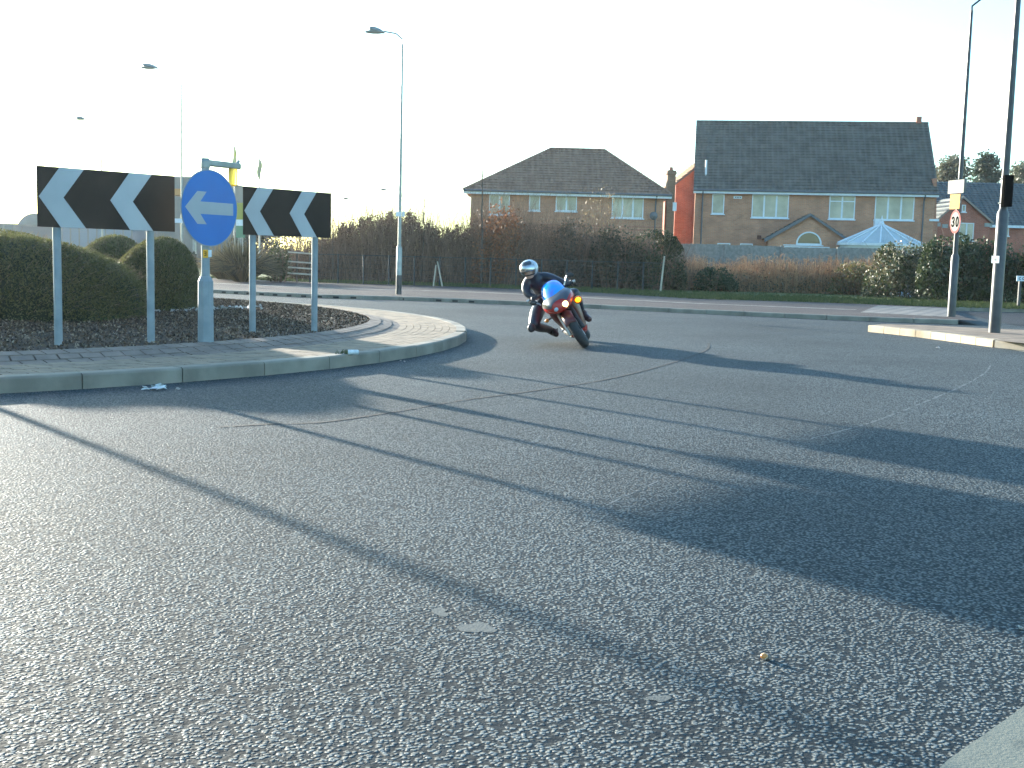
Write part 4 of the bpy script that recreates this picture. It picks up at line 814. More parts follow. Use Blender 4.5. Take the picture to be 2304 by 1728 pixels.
# ================================================================ VEGETATION
GREEN_H = leafmat("hedge_leaf", [(.055, .055, .018), (.10, .10, .032), (.15, .145, .052), (.12, .12, .05)], .45)
CORE = M("hedge_core", (.012, .018, .008), (.022, .03, .012), 6, .95)
def hedge(name, c, rx, ry, h, label, n=26000, p=2.6, rz=0., leaf=.028, mat=None, core=CORE, twigs=True, cat="hedge"):
    """clipped rounded hedge"""
    c = Vector(c); r = root(name, c, label, cat); rr = random.Random(int(abs(c.x * 31 + c.y * 7))); rg = np.random.default_rng(int(abs(c.x * 100)))
    ca, sa = math.cos(rz), math.sin(rz)
    def surf(u, v, s=1.):
        cu, su, cv, sv = math.cos(u), math.sin(u), math.cos(v), math.sin(v); f = lambda t: math.copysign(abs(t) ** (2 / p), t)
        x, y, z = rx * f(cv) * f(cu), ry * f(cv) * f(su), h * f(sv)
        k = s * (1 + .025 * math.sin(x * 3.1 + y * 2) + .02 * math.sin(z * 7 + x * 5) + .02 * math.sin(y * 4.3 - x * 2.7))
        x, y, z = x * k, y * k, z * k; return Vector((c.x + x * ca - y * sa, c.y + x * sa + y * ca, c.z + max(z, -.02)))
    mb = MB(); NU, NV = 48, 16; mb.rings([[surf(2 * math.pi * j / NU, math.pi / 2 * i / NV, .95) for j in range(NU)] for i in range(NV)], cap=True); mb.build("core", core, r, smooth=True)
    P = []
    for _ in range(n):
        u = rr.uniform(0, 2 * math.pi); v = math.asin(rr.random()) ; P.append(surf(u, v, rr.uniform(.95, 1.012)))
    leafmesh("foliage", P, leaf, mat or GREEN_H, r, rng=rg)
    if twigs:
        s = []
        for _ in range(900):
            u = rr.uniform(0, 6.283); v = math.asin(rr.random()); a = surf(u, v, .97); b = surf(u, v, rr.uniform(1.01, 1.045)); s.append((*a, *(b + Vector((rr.uniform(-.02, .02), rr.uniform(-.02, .02), rr.uniform(0, .04)))), .003, .0015))
        segmesh("shoots", s, TWIGP, r)
    return r
def hz(px, py, Y): return W(px, py, Y).z
# hedge 1: large near left
y_ = 13.9; xr = W(303, 640, y_).x; xl = -8.6; top_ = hz(60, 531, 13.2) + .03; hb_ = soilz(-6, 14.3) - .03
hedge("clipped_hedge", ((xr + xl) / 2, y_ + .2, hb_), (xr - xl) / 2, 1.45, top_ - hb_, "long low clipped hedge at the left edge of the roundabout", 60000, 2.5, rz=0.12, leaf=.015)
y_ = 16.6; xl2, xr2 = W(265, 600, y_).x, W(438, 600, y_).x; hedge("clipped_hedge", ((xr2 + xl2) / 2, y_, hb_ + .02), (xr2 - xl2) / 2, 1.1, hz(350, 541, y_) - hb_, "rounded clipped bush behind the right post of the left board", 32000, 2.3, leaf=.017)
y_ = 19.0; xl3, xr3 = W(165, 600, y_).x, W(330, 600, y_).x; hedge("clipped_hedge", ((xr3 + xl3) / 2, y_, hb_ + .02), (xr3 - xl3) / 2, 1.1, hz(250, 536, y_) - hb_, "hedge mound showing between the other two clipped bushes", 22000, 2.2, leaf=.02)
# stone kerb bits & weeds in mulch
ps = []
for _ in range(260):
    px = rnd.uniform(130, 590); py = 712 - (px - 130) * .052 + rnd.gauss(0, 1.8); g = G(px, py, .31); ps.append(g)
o = leafmesh("pale_stones", [(p.x, p.y, soilz(p.x, p.y) + .02) for p in ps], .035, leafmat("stone_bits", [(.35, .36, .36), (.55, .56, .55), (.7, .7, .68)], 0, .7), rng=npr, aspect=.7)
tag(o, "line of pale stone chippings in front of the hedge", "stones", kind='stuff')
gp = []
for px, py, k in ((190, 722, 90), (330, 702, 60), (780, 793, 14), (240, 706, 60), (90, 712, 80), (420, 697, 60)):
    g = G(px, py, .28 if py < 750 else .14)
    for _ in range(k): x, y = g.x + rnd.gauss(0, .14 if k > 20 else .03), g.y + rnd.gauss(0, .12 if k > 20 else .03); gp.append((x, y, soilz(x, y) if k > 20 else .12, .08 if k > 20 else .05))
grass_tufts("weeds", gp, "small green weeds sprouting in the roundabout mulch", [(.05, .09, .02), (.09, .14, .04)], .006)

# bare thicket
def bush_segs(base, n, h, spread, rr, lean=.0, r0=.012, depth=3, kids=3, up=.8):
    S = []
    def grow(p, d, l, rad, lv):
        steps = 3 if lv else 4; q = Vector(p)
        for i in range(steps):
            nd_ = (d + Vector((rr.gauss(0, .1), rr.gauss(0, .1), rr.gauss(0, .05) + .05 * up))).normalized(); e = q + nd_ * l / steps; ra = rad * (1 - .6 * i / steps); rb = rad * (1 - .6 * (i + 1) / steps)
            S.append((*q, *e, ra, rb)); 
            if lv < depth and i > 0:
                for _ in range(rr.choice((1, 1, 2)) if kids > 2 else 1):
                    a = rr.uniform(0, 6.28); dd = (nd_ * 1.0 + Vector((math.cos(a), math.sin(a), .25)) * rr.uniform(.35, .8)).normalized(); grow(e, dd, l * rr.uniform(.3, .5), rb * .6, lv + 1)
            q = e; d = nd_
    for _ in range(n):
        a = rr.uniform(0, 6.28); k = rr.random() ** .5; b = Vector(base) + Vector((math.cos(a) * spread * k * .6, math.sin(a) * spread * k * .6, 0)); d = Vector((math.cos(a) * k * .35 + lean, math.sin(a) * k * .3, 1)).normalized(); grow(b, d, h * rr.uniform(.55, 1.0), r0 * rr.uniform(.7, 1.2), 1)
    return S
def top_interp(pts, x): return float(np.interp(x, [p[0] for p in pts], [p[1] for p in pts]))
Yt = 44.5; rr = random.Random(12)
prof = [(742, 500), (765, 470), (800, 455), (860, 445), (930, 440), (945, 460), (990, 478), (1040, 476), (1070, 460), (1110, 452), (1150, 462), (1220, 470), (1290, 488), (1360, 496), (1420, 515), (1480, 530), (1530, 560), (1545, 590)]
S = []; LV = []
px = 640
while px < 1545:
    for row in range(3):
        Y = Yt + row * 1.1 + rr.uniform(-.5, .5); b = W(px + rr.uniform(-6, 6), 600, Y); tp = top_interp([(600, 600), (660, 540), (700, 505)] + prof, px) + rr.uniform(-16, 34) + (2 - row) * 8; hgt = W(px, tp, Y).z - .1
        if hgt < .4: continue
        S += bush_segs((b.x, Y, .1), 6 if row else 5, hgt * .98, .5, rr, r0=.014, depth=3)
    px += 6.5
o = segmesh("bare_thicket", S, TWIG, n=3); tag(o, "mass of bare brown winter twigs between path and houses", "thicket", kind='stuff')
# inner dense low growth, brown leaves clinging
rg = np.random.default_rng(3); C_ = []
for _ in range(60000):
    px = rr.uniform(650, 1545); Y = Yt + rr.uniform(-.3, 2.8)
    tp = top_interp([(600, 600), (660, 560), (700, 515)] + prof, px); f = rr.random() ** 2.2
    zt_ = W(px, tp + 30, Y).z; z = .12 + (zt_ - .12) * f * .97; b = W(px, 600, Y); C_.append((b.x, Y, z))
o = leafmesh("dead_leaves", C_, .036, leafmat("dead_leaf", [(.045, .028, .019), (.075, .046, .03), (.13, .068, .042), (.15, .09, .055), (.075, .062, .034)], 0, .9), rng=rg)
C2 = []
for _ in range(60000):
    px = rr.uniform(700, 1080); Y = Yt + rr.uniform(1.5, 5.5); tp = top_interp([(600, 600), (660, 560), (700, 515)] + prof, px); zt_ = W(px, tp + 40 + 14 * math.sin(px * .21) * math.sin(px * .083 + 1) + rr.uniform(0, 16), Y).z; z = .12 + (zt_ - .12) * rr.random() ** 1.75; C2.append((W(px, 600, Y).x, Y, z))
o2 = leafmesh("thicket_depth", C2, .05, leafmat("dead_leaf_far", [(.09, .05, .033), (.16, .095, .06), (.22, .135, .085), (.12, .08, .052)], 0, .9), rng=rg); tag(o2, "denser brown undergrowth deeper inside the left half of the thicket", "undergrowth", kind='stuff')
tag(o, "dead brown leaves and small growth filling the bare thicket", "leaves", kind='stuff')
# beech with russet leaves
def leafy(name, px, Y, hpx_top, wpx, label, cat, cols, nleaf, lsz, nst=14, stems=TWIG, zb=.1, prof_pow=1., trans=.35, r0=.02, low=.05, dens=None):
    rr = random.Random(int(px)); rg = np.random.default_rng(int(px)); b = W(px, 600, Y); h = W(px, hpx_top, Y).z - zb; hw_ = wpx / 2 / F * Y
    r = root(name, (b.x, Y, zb), label, cat); Sg = bush_segs((b.x, Y, zb - .03), nst, h * .95, hw_ * .8, rr, r0=r0); segmesh("stems", Sg, stems, r)
    P = []; clumps = [(rr.uniform(-1, 1), rr.uniform(-1, 1), rr.uniform(low, 1)) for _ in range(26)]
    while len(P) < nleaf:
        cx_, cy_, cz_ = rr.choice(clumps); x = cx_ + rr.gauss(0, .2); y = cy_ + rr.gauss(0, .2); z = cz_ + rr.gauss(0, .12)
        if z < low * .5 or z > 1.04: continue
        lim = math.sqrt(max(0, 1 - (max(z - .35, 0) / .72) ** 2)) * prof_pow
        if x * x + y * y > lim * lim + .02: continue
        P.append((b.x + x * hw_, Y + y * hw_ * .8, zb + z * h))
    leafmesh("foliage", P, lsz, leafmat(name + "_leaf" + str(int(px)), cols, trans), r, rng=rg); return r
leafy("beech_bush", 1125, 44.0, 452, 130, "russet leaved beech bush in front of the hipped house", "bush", [(.16, .055, .025), (.28, .10, .04), (.38, .17, .07), (.12, .06, .03)], 2600, .055)
leafy("beech_bush", 1075, 45.6, 470, 60, "slim pale brown bush left of the russet beech", "bush", [(.18, .11, .06), (.27, .17, .1), (.3, .15, .07)], 900, .05)
leafy("evergreen_bush", 1475, 43.8, 522, 140, "dark olive evergreen bush at the right end of the thicket", "bush", [(.02, .028, .01), (.045, .055, .018), (.09, .09, .03)], 6500, .05)
leafy("evergreen_bush", 1385, 43.6, 508, 130, "dark brown-green bush in the thicket under the triple window", "bush", [(.03, .03, .018), (.055, .05, .025), (.09, .07, .035)], 5200, .05)
leafy("evergreen_bush", 1290, 44.2, 495, 120, "grey-brown dense bush below the small windows", "bush", [(.05, .042, .03), (.085, .07, .05), (.12, .09, .06)], 3600, .05)
# pale twiggy sapling with dry leaves in front of house 1
leafy("sapling", 1345, 47, 418, 95, "pale dry leaved sapling in front of the hipped house", "young tree", [(.26, .18, .10), (.36, .26, .15), (.22, .15, .08)], 420, .04, nst=16, stems=TWIGP, low=.55, prof_pow=1.1)
# two tall thin bare saplings
def sapling(px, py, Y, label, seed, r0=.035, wob=.5, nb=26):
    rr = random.Random(seed); b = W(px, 600, Y); h = W(px, py, Y).z; x = b.x; r = root("bare_sapling", (x, Y, .1), label, "young tree", "tall bare saplings in the thicket"); pts = []; xo = 0
    for k in range(15): pts.append(Vector((x + xo, Y, .1 + (h - .1) * k / 14))); xo += rr.uniform(-.05, .05) * wob
    mb = MB(); mb.tube(pts, [r0 * (1 - .85 * k / 14) for k in range(15)], 7); mb.build("trunk", BARK, r, smooth=True); S = []
    for k in range(nb):
        t = rr.uniform(.3, .97); i = int(t * 14); p = pts[i].lerp(pts[min(i + 1, 14)], t * 14 - i); a = rr.uniform(0, 6.28); L = (1 - t) * 1.1 + .15; q = p + Vector((math.cos(a) * .35 * L, math.sin(a) * .35 * L, L * .6)); S.append((*p, *q, .009, .004)); e = q + Vector((rr.gauss(0, .05), rr.gauss(0, .05), L * .3)); S.append((*q, *e, .005, .003))
    segmesh("branches", S, TWIG, r)
sapling(1084, 302, 43.6, "tallest thin bare sapling against the left of the hipped roof", 3, .05)
sapling(948, 345, 44.5, "thin bare sapling just right of the tall street lamp", 5, .032)
sapling(726, 402, 44.5, "faint thin sapling above the right chevron board", 7, .02)
sapling(750, 428, 44.0, "short thin sapling touching the right edge of the right board", 9, .022)
# spiky cordyline/pampas clump
def spiky(px, Y, top, wpx, label, seed, cols, n=520):
    rr = random.Random(seed); b = W(px, 600, Y); h = W(px, top, Y).z; hw_ = wpx / 2 / F * Y; S = []
    r = root("spiky_shrub", (b.x, Y, .1), label, "shrub")
    for _ in range(n):
        a = rr.uniform(0, 6.28); k = rr.random(); q = Vector((b.x + math.cos(a) * .25, Y + math.sin(a) * .25, .1)); d = Vector((math.cos(a) * k, math.sin(a) * k, 1.15 - k * .5)); L = h * rr.uniform(.6, 1.05); m1 = q + d.normalized() * L * .55; e = m1 + Vector((math.cos(a) * k * hw_ * .7, math.sin(a) * k * hw_ * .6, L * (.42 - k * .55)))
        S += [(*q, *m1, .012, .016), (*m1, *e, .016, .003)]
    segmesh("blades", S, leafmat("blade" + str(px), cols, .35, .45), r)
spiky(545, 40.5, 535, 150, "spiky fountain shaped shrub between blue disc post and fence", 4, [(.05, .045, .02), (.10, .085, .035), (.2, .15, .07), (.32, .24, .12)], 900)
spiky(505, 43.5, 528, 90, "straw coloured spiky clump behind the blue disc post", 6, [(.28, .2, .1), (.42, .32, .16), (.18, .14, .07)], 400)
leafy("evergreen_bush", 628, 41.5, 545, 60, "dark olive bush left of the white rail fence", "bush", [(.03, .04, .015), (.06, .07, .025)], 1500, .05)
leafy("evergreen_bush", 436, 60, 568, 16, "small dark green conifer left of the blue disc post", "shrub", [(.02, .04, .025), (.04, .06, .035)], 700, .07)
# trees far beyond
leafy("distant_trees", 640, 82, 500, 250, "distant grey-brown treetops between the chevron board posts", "tree", [(.07, .06, .045), (.12, .10, .075)], 4200, .14, nst=26, r0=.05)
# post and rail fence along the thicket
WR = M("silver_rail", (.42, .36, .28), (.56, .48, .38), 6, .7); DW = M("dark_wire_post", (.03, .04, .045), None, rough=.6)
fr = root("rail_fence", (W(645, 600, 41.3).x, 41.3, .1), "sunlit pale post and rail fence end beside the spiky shrub", "fence")
xa, xb = W(648, 600, 41.3).x, W(700, 600, 41.3).x
for py in (569, 590, 603, 616):
    mb = MB(); z = W(670, py, 41.3).z; mb.tube([(xa, 41.3 + (.0 if py < 610 else -.1), z + .02), (xb, 41.35, z - .02)], .028, 6); mb.build("rail", WR, fr)
for x in (xa + .3, xb - .06): mb = MB(); mb.tube([(x, 41.42, .05), (x, 41.42, W(670, 570, 41.3).z)], .04, 7); mb.build("post", BARK, fr)
wf = root("wire_fence", (xb, 41.6, .1), "low dark wire mesh fence running in front of the thicket", "fence")
x = xb; xe = W(1495, 600, 41).x; zf = W(800, 574, 41.5).z
pts = []
while x < xe: pts.append(x); x += .92
for x in pts: mb = MB(); mb.tube([(x, 41.6 - .0 * x, .05), (x, 41.6, zf + .03)], .028, 6); mb.build("post", DW, wf)
mb = MB(); 
for z in [zf * k / 7 for k in range(1, 8)]: mb.tube([(xb, 41.58, z), (xe, 41.58, z)], .006 if z < zf else .018, 4)
x = xb
while x < xe: mb.tube([(x, 41.585, .1), (x, 41.585, zf)], .004, 3, cap=False); x += .15
mb.build("mesh_wire", DW, wf)
# stakes
def stake(px0, py0, px1, py1, Y, rad, label, mat=None):
    a = W(px0, py0, Y); a.z = .05; b = W(px1, py1, Y); mb = MB(); mb.tube([a, b], [rad, rad * .85], 8); o = mb.build("stake", mat or WR, origin=a, smooth=True); tag(o, label, "stake", "wooden stakes along the verge")
stake(1486, 645, 1495, 576, 41.0, .035, "pale leaning stake at the right end of the thicket")
stake(975, 637, 981, 596, 41.2, .028, "left one of two leaning stakes crossing like an A by the wire fence")
stake(996, 637, 984, 588, 41.2, .028, "right one of two leaning stakes crossing like an A by the wire fence")
stake(2091, 678, 2092, 598, 40, .06, "upright weathered stake in the bushes left of the 30 sign pole")
# dry weeds in front of the board fence
S = []; rr = random.Random(33)
for _ in range(7500):
    px = rr.uniform(1495, 2010); Y = rr.uniform(44.5, 49); b = W(px, 600, Y); tall = top_interp([(1495, 610), (1560, 590), (1620, 600), (1690, 594), (1760, 590), (1800, 600), (1870, 590), (1930, 596), (2010, 575)], px); h = (W(px, tall + rr.uniform(-18, 34), Y).z - .1) * rr.uniform(.5, 1.08)
    if h < .1: continue
    p = Vector((b.x, Y, .1)); q = p + Vector((rr.gauss(0, .06), rr.gauss(0, .05), h * .7)); e = q + Vector((rr.gauss(0, .08), rr.gauss(0, .06), h * .3)); S += [(*p, *q, .007, .006), (*q, *e, .012, .005)]
    for _ in range(3): a = q.lerp(e, rr.random()); S.append((*a, *(a + Vector((rr.gauss(0, .09), rr.gauss(0, .07), rr.uniform(.02, .1)))), .008, .003))
o = segmesh("dry_weeds", S, leafmat("dry_weed", [(.20, .11, .06), (.38, .21, .12), (.55, .31, .17), (.62, .40, .23), (.46, .33, .19)], .2, .8)); tag(o, "dry reddish brown weeds in front of the board fence", "weeds", kind='stuff')
C_ = []
for _ in range(9000):
    px = rr.uniform(1495, 2030); Y = rr.uniform(44.2, 48.5); b = W(px, 600, Y); C_.append((b.x, Y, .12 + abs(rr.gauss(0, .32))))
o = leafmesh("undergrowth", C_, .05, leafmat("undergrowth_leaf", [(.04, .045, .02), (.08, .07, .035), (.13, .09, .05), (.2, .13, .08)], .25), rng=npr); tag(o, "low tangled brown and green undergrowth below the dry weeds", "undergrowth", kind='stuff')
leafy("green_bush", 1612, 43.8, 602, 100, "low dark green bush growing among the dry weeds", "bush", [(.015, .035, .012), (.03, .06, .02), (.05, .08, .03)], 2400, .05, nst=8)
leafy("green_bush", 1930, 44, 590, 130, "yellow-green straggly bush between weeds and laurel", "bush", [(.09, .10, .03), (.16, .14, .05), (.25, .16, .08)], 2600, .045, nst=10)
# laurels on the right
LC = [(.02, .035, .012), (.04, .06, .02), (.09, .11, .04), (.17, .13, .07), (.32, .30, .2)]
leafy("laurel_bush", 2040, 41.5, 546, 190, "big glossy laurel bush in front of the conservatory", "bush", LC, 7500, .06, trans=.2)
leafy("laurel_bush", 2140, 39.5, 527, 150, "tall dark laurel bush behind the 30 sign pole", "bush", [(.012, .03, .008), (.03, .05, .015), (.06, .08, .025), (.14, .16, .08)], 7000, .06, trans=.2)
leafy("laurel_bush", 2235, 38.5, 530, 150, "dark laurel bush behind the thick lamp post", "bush", [(.01, .025, .008), (.025, .045, .015), (.05, .07, .02)], 7000, .06, trans=.2)
leafy("laurel_bush", 2330, 38, 545, 130, "yellow tinged laurel bush cut by the right edge", "bush", [(.02, .03, .008), (.06, .07, .015), (.12, .12, .03)], 5500, .06, trans=.2)
# distant trees on the right
def tree(px, Y, top, wpx, label, cols, n, seed, kind='round', lsz=.16, base=400, trunk=.16):
    rr = random.Random(seed); rg = np.random.default_rng(seed); b = W(px, 600, Y); h = W(px, top, Y).z; hw_ = wpx / 2 / F * Y; zb = W(px, base, Y).z
    r = root("tree", (b.x, Y, .0), label, "tree"); mb = MB(); mb.tube([(b.x, Y, -.1), (b.x + .1, Y, zb), (b.x, Y, h * .93)], [trunk, trunk * .7, .03], 8); S = []; P = []
    for k in range(46):
        t = rr.uniform(.05, 1); z = zb + (h - zb) * t; a = rr.uniform(0, 6.28)
        lim = hw_ * (math.sqrt(max(0, 1 - (2 * t - .9) ** 2 * .9)) if kind == 'round' else (1.05 - t) ** .7 + (.25 if rr.random() < .2 else 0)); L = lim * rr.uniform(.55, 1.05)
        e = Vector((b.x + math.cos(a) * L, Y + math.sin(a) * L, z + (L * .35 if kind != 'round' else L * .2))); p = Vector((b.x, Y, z - L * .35)); S.append((*p, *e, .045, .012))
        for _ in range(n // 46):
            q = p.lerp(e, rr.uniform(.35, 1.1)); sg = .28 if kind != 'round' else .42; P.append((q.x + rr.gauss(0, sg), q.y + rr.gauss(0, sg), q.z + rr.gauss(0, sg * .55)))
    mb.build("trunk", BARK, r, smooth=True); segmesh("branches", S, BARK, r); leafmesh("crown", P, lsz, leafmat("crown" + str(seed), cols, .3), r, rng=rg)
tree(2132, 110, 354, 56, "rounded olive-brown tree above the red gabled house", [(.07, .075, .045), (.12, .12, .075), (.17, .16, .1)], 3200, 51, base=425)
tree(2205, 100, 349, 62, "spreading pine tree between the two right lamp posts", [(.035, .06, .04), (.07, .095, .06)], 2400, 52, kind='pine', base=420)
tree(2290, 112, 374, 66, "rounded tree right of the thick lamp post top", [(.07, .085, .05), (.13, .14, .09)], 3000, 53, base=430)
tree(2088, 112, 380, 30, "thin bare treetop right beside the slate grey roof", [(.12, .1, .08), (.2, .17, .13)], 500, 54, base=425)

# ================================================================ MOTORCYCLE AND RIDER
LEAN = R(34.5); CT = G(1315, 782); SC = .92; RT = .062; cl_, sl_ = math.cos(LEAN), math.sin(LEAN); YAW = R(-4)
def Bk(x, y, z):
    """bike space (x forward, y rider's left, z up) -> world"""
    x *= SC; y *= SC; z = z * SC - RT; lat = y * cl_ - z * sl_; up = y * sl_ + z * cl_ + RT
    fx, fy = math.sin(YAW), -math.cos(YAW); lx, ly = math.cos(YAW), math.sin(YAW)
    return Vector((CT.x + fx * x + lx * lat, CT.y + fy * x + ly * lat, up))
PXM = 2575.4 / CT.y * 6.9125
def Pc(cx, cy, dy): k = 1 + dy / CT.y; return Vector(((CT.x + (cx - 1350) / PXM) * k, CT.y + dy, H - (H - (1540 - cy) / PXM) * k))
REDB = M("red_bodywork", (.50, .03, .02), (.42, .02, .015), 6, .25, spec=.6); DGREY = M("grey_bodywork", (.07, .075, .09), None, rough=.3); MAR = M("maroon_bodywork", (.13, .015, .012), (.08, .01, .01), 5, .3)
TYRE = M("tyre_rubber", (.022, .022, .024), (.035, .035, .037), 30, .75); METAL = M("fork_metal", (.5, .48, .45), None, rough=.3, metal=.9); DK = M("dark_metal", (.03, .03, .032), (.05, .05, .05), 20, .45, metal=.4)
SCREEN = M("blue_screen", (.01, .34, .85), (.12, .16, .72), 3.5, .12, spec=.8, lo=.45, hi=.62)
mc = root("motorcycle", CT, "red sports motorcycle leaning steeply with one headlight lit", "motorcycle")
def wheel(cx, r_, wd, name):
    mb = MB(); N = 40; prof = [(wd * .5 * math.sin(a), r_ - wd * .5 + wd * .5 * math.cos(a)) for a in [R(-105 + 210 * k / 10) for k in range(11)]] + [(wd * .32, r_ - wd * .95), (-wd * .32, r_ - wd * .95)]
    rings = []
    for k in range(N + 1):
        a = 2 * math.pi * k / N; rings.append([Bk(cx + q * math.cos(a), y, r_ + q * math.sin(a)) for y, q in prof])
    hub = root(name, W0(mc) * 0, None); bpy.data.objects.remove(hub)
    mb.rings(rings, cap=False); t = mb.build(name, TYRE, mc, smooth=True)
    mb = MB(); ri = r_ - wd * .93
    for y0_ in (-wd * .34, wd * .34): mb.tube([Bk(cx + ri * math.cos(a), y0_, r_ + ri * math.sin(a)) for a in [2 * math.pi * k / 32 for k in range(33)]], .012, 6, cap=False)
    for s in range(5):
        for da in (-.12, .12): a = 2 * math.pi * s / 5; mb.tube([Bk(cx, 0, r_), Bk(cx + ri * math.cos(a + da), 0, r_ + ri * math.sin(a + da))], .013, 6)
    mb.tube([Bk(cx, -.09, r_), Bk(cx, .09, r_)], .03, 10); mb.build("rim", DK, t, smooth=True)
    mb = MB()
    for y in (-.075, .075):
        mb.rings([[Bk(cx + q * math.cos(a), y, r_ + q * math.sin(a)) for a in [2 * math.pi * k / 28 for k in range(28)]] for q in (.15, .085)], cap=False)
    mb.build("brake_disc", METAL, t)
wheel(0, .30, .135, "front_wheel"); wheel(-1.38, .315, .18, "rear_wheel")
for s in (-1, 1):
    mb = MB(); mb.tube([Bk(0, .105 * s, .27), Bk(-.03, .105 * s, .36)], .03, 10); mb.tube([Bk(-.02, .105 * s, .33), Bk(-.12, .105 * s, .58)], .027, 10); mb.tube([Bk(-.10, .105 * s, .54), Bk(-.24, .105 * s, .86)], .024, 10); mb.build("fork_leg", METAL if s < 0 else DK, mc, smooth=True)
mb = MB(); rings = []
for k in range(13):
    a = R(25 + 125 * k / 12); q = .325; rings.append([Bk(q * math.cos(a) * (1 + .0) + .0, y, .30 + (q - abs(y) ** 2 * 5) * math.sin(a) - abs(y) * .25) for y in (-.085, -.07, -.045, -.02, 0, .02, .045, .07, .085)])
mb.rings(rings, cap=False, closed=False); o = mb.build("front_mudguard", MAR, mc, smooth=True); md = o.modifiers.new("s", 'SOLIDIFY'); md.thickness = .006
# upper fairing
def sring(x, hw_, zc, hh, n=28, p=2.4, flat=0.):
    out = []
    for k in range(n):
        a = 2 * math.pi * k / n; c_, s_ = math.cos(a), math.sin(a); f = lambda t: math.copysign(abs(t) ** (2 / p), t); out.append(Bk(x, hw_ * f(c_) * (1 - .18 * (s_ < 0) * abs(s_)), zc + hh * f(s_)))
    return out
mb = MB(); mb.rings([sring(.235, .02, .70, .03), sring(.22, .085, .705, .065), sring(.175, .15, .72, .10), sring(.10, .20, .745, .125), sring(0, .232, .76, .145), sring(-.14, .25, .77, .16), sring(-.3, .25, .75, .19), sring(-.42, .235, .72, .2)]); up_ = mb.build("upper_fairing", REDB, mc, smooth=True)
# grey band around the screen base
def band(x, hw_, zc, hh, k0, k1, off=.004, n=28):
    rg_ = sring(x, hw_ + off, zc, hh + off, n); return rg_
mb = MB(); br = []
for x, hw_, zc, hh in ((.20, .12, .712, .085), (.175, .15, .72, .10), (.10, .20, .745, .125), (0, .232, .76, .145), (-.14, .25, .77, .16)):
    rg_ = sring(x, hw_ + .003, zc, hh + .004, 28); br.append([rg_[i] for i in (1, 2, 3, 4, 5, 6, 7, 8, 9, 10, 11, 12, 13)])
mb.rings(br, cap=False, closed=False); mb.build("grey_panel", DGREY, up_, smooth=True)
# screen
mb = MB(); rings = []
for i in range(11):
    t = i / 10; z = .78 + .33 * math.sin(t * 1.42); xf = .13 - .43 * t ** 1.25; hw_ = .2 * math.cos(t * 1.25) ** .6; row = []
    for j in range(17):
        a = R(-90 + 180 * j / 16); row.append(Bk(xf - .30 * (1 - math.cos(a)) * (1 - .35 * t), hw_ * math.sin(a), z - .035 * (1 - math.cos(a))))
    rings.append(row)
mb.rings(rings, cap=False, closed=False); o = mb.build("windscreen", SCREEN, mc, smooth=True); md = o.modifiers.new("s", 'SOLIDIFY'); md.thickness = .005
# lower fairing
def lring(z, xa, xb, hw_, n=24, p=3.):
    out = []
    for k in range(n):
        a = 2 * math.pi * k / n; c_, s_ = math.cos(a), math.sin(a); f = lambda t: math.copysign(abs(t) ** (2 / p), t); out.append(Bk((xa + xb) / 2 + (xb - xa) / 2 * f(c_), hw_ * f(s_), z))
    return out
mb = MB(); mb.rings([lring(.155, -.85, -.5, .06), lring(.18, -.9, -.42, .11), lring(.28, -.92, -.34, .15), lring(.42, -.86, -.24, .19), lring(.56, -.8, -.14, .225), lring(.70, -.74, -.06, .235)]); lf_ = mb.build("lower_fairing", MAR, mc, smooth=True)
mb = MB(); mb.rings([lring(.165, -.84, -.48, .105), lring(.205, -.9, -.405, .137), lring(.25, -.92, -.36, .153)]); mb.build("belly_stripe", REDB, lf_, smooth=True)
mb = MB(); mb.obox((0, 0, 0), (0, 0, 0), (0, 0, 0), (0, 0, 0)); mb = MB()
P = [Bk(-.135, -.13, .62), Bk(-.135, .13, .62), Bk(-.30, .12, .36), Bk(-.30, -.12, .36)]; mb.prism(P, Bk(.03, 0, 0) - Bk(0, 0, 0)); mb.build("radiator", DK, mc)
# tank, seat, tail
mb = MB(); mb.rings([sring(-.40, .12, .86, .07), sring(-.46, .17, .88, .11), sring(-.58, .185, .89, .13), sring(-.72, .15, .87, .11), sring(-.82, .10, .83, .07)]); mb.build("fuel_tank", REDB, mc, smooth=True)
mb = MB(); mb.rings([sring(-.80, .12, .80, .045), sring(-.95, .14, .80, .04), sring(-1.1, .13, .83, .04)]); mb.build("seat", DK, mc, smooth=True)
mb = MB(); mb.rings([sring(-1.05, .14, .80, .075), sring(-1.25, .12, .86, .065), sring(-1.5, .07, .93, .035), sring(-1.56, .03, .94, .015)]); mb.build("tail", REDB, mc, smooth=True)
mb = MB(); mb.box((0, 0, 0), (0, 0, 0)); mb = MB(); mb.tube([Bk(-.86, .0, .42), Bk(-1.38, .10, .315)], .035, 8); mb.tube([Bk(-.86, .0, .42), Bk(-1.38, -.10, .315)], .035, 8); mb.build("swingarm", METAL, mc, smooth=True)
mb = MB(); mb.tube([Bk(-.85, -.14, .2), Bk(-1.0, -.17, .26), Bk(-1.05, -.18, .30), Bk(-1.45, -.2, .5)], [.025, .03, .05, .052], 14); mb.build("exhaust", METAL, mc, smooth=True)
mb = MB(); mb.rings([lring(.34, -.8, -.38, .135), lring(.62, -.78, -.3, .17)]); mb.build("engine", DK, mc)
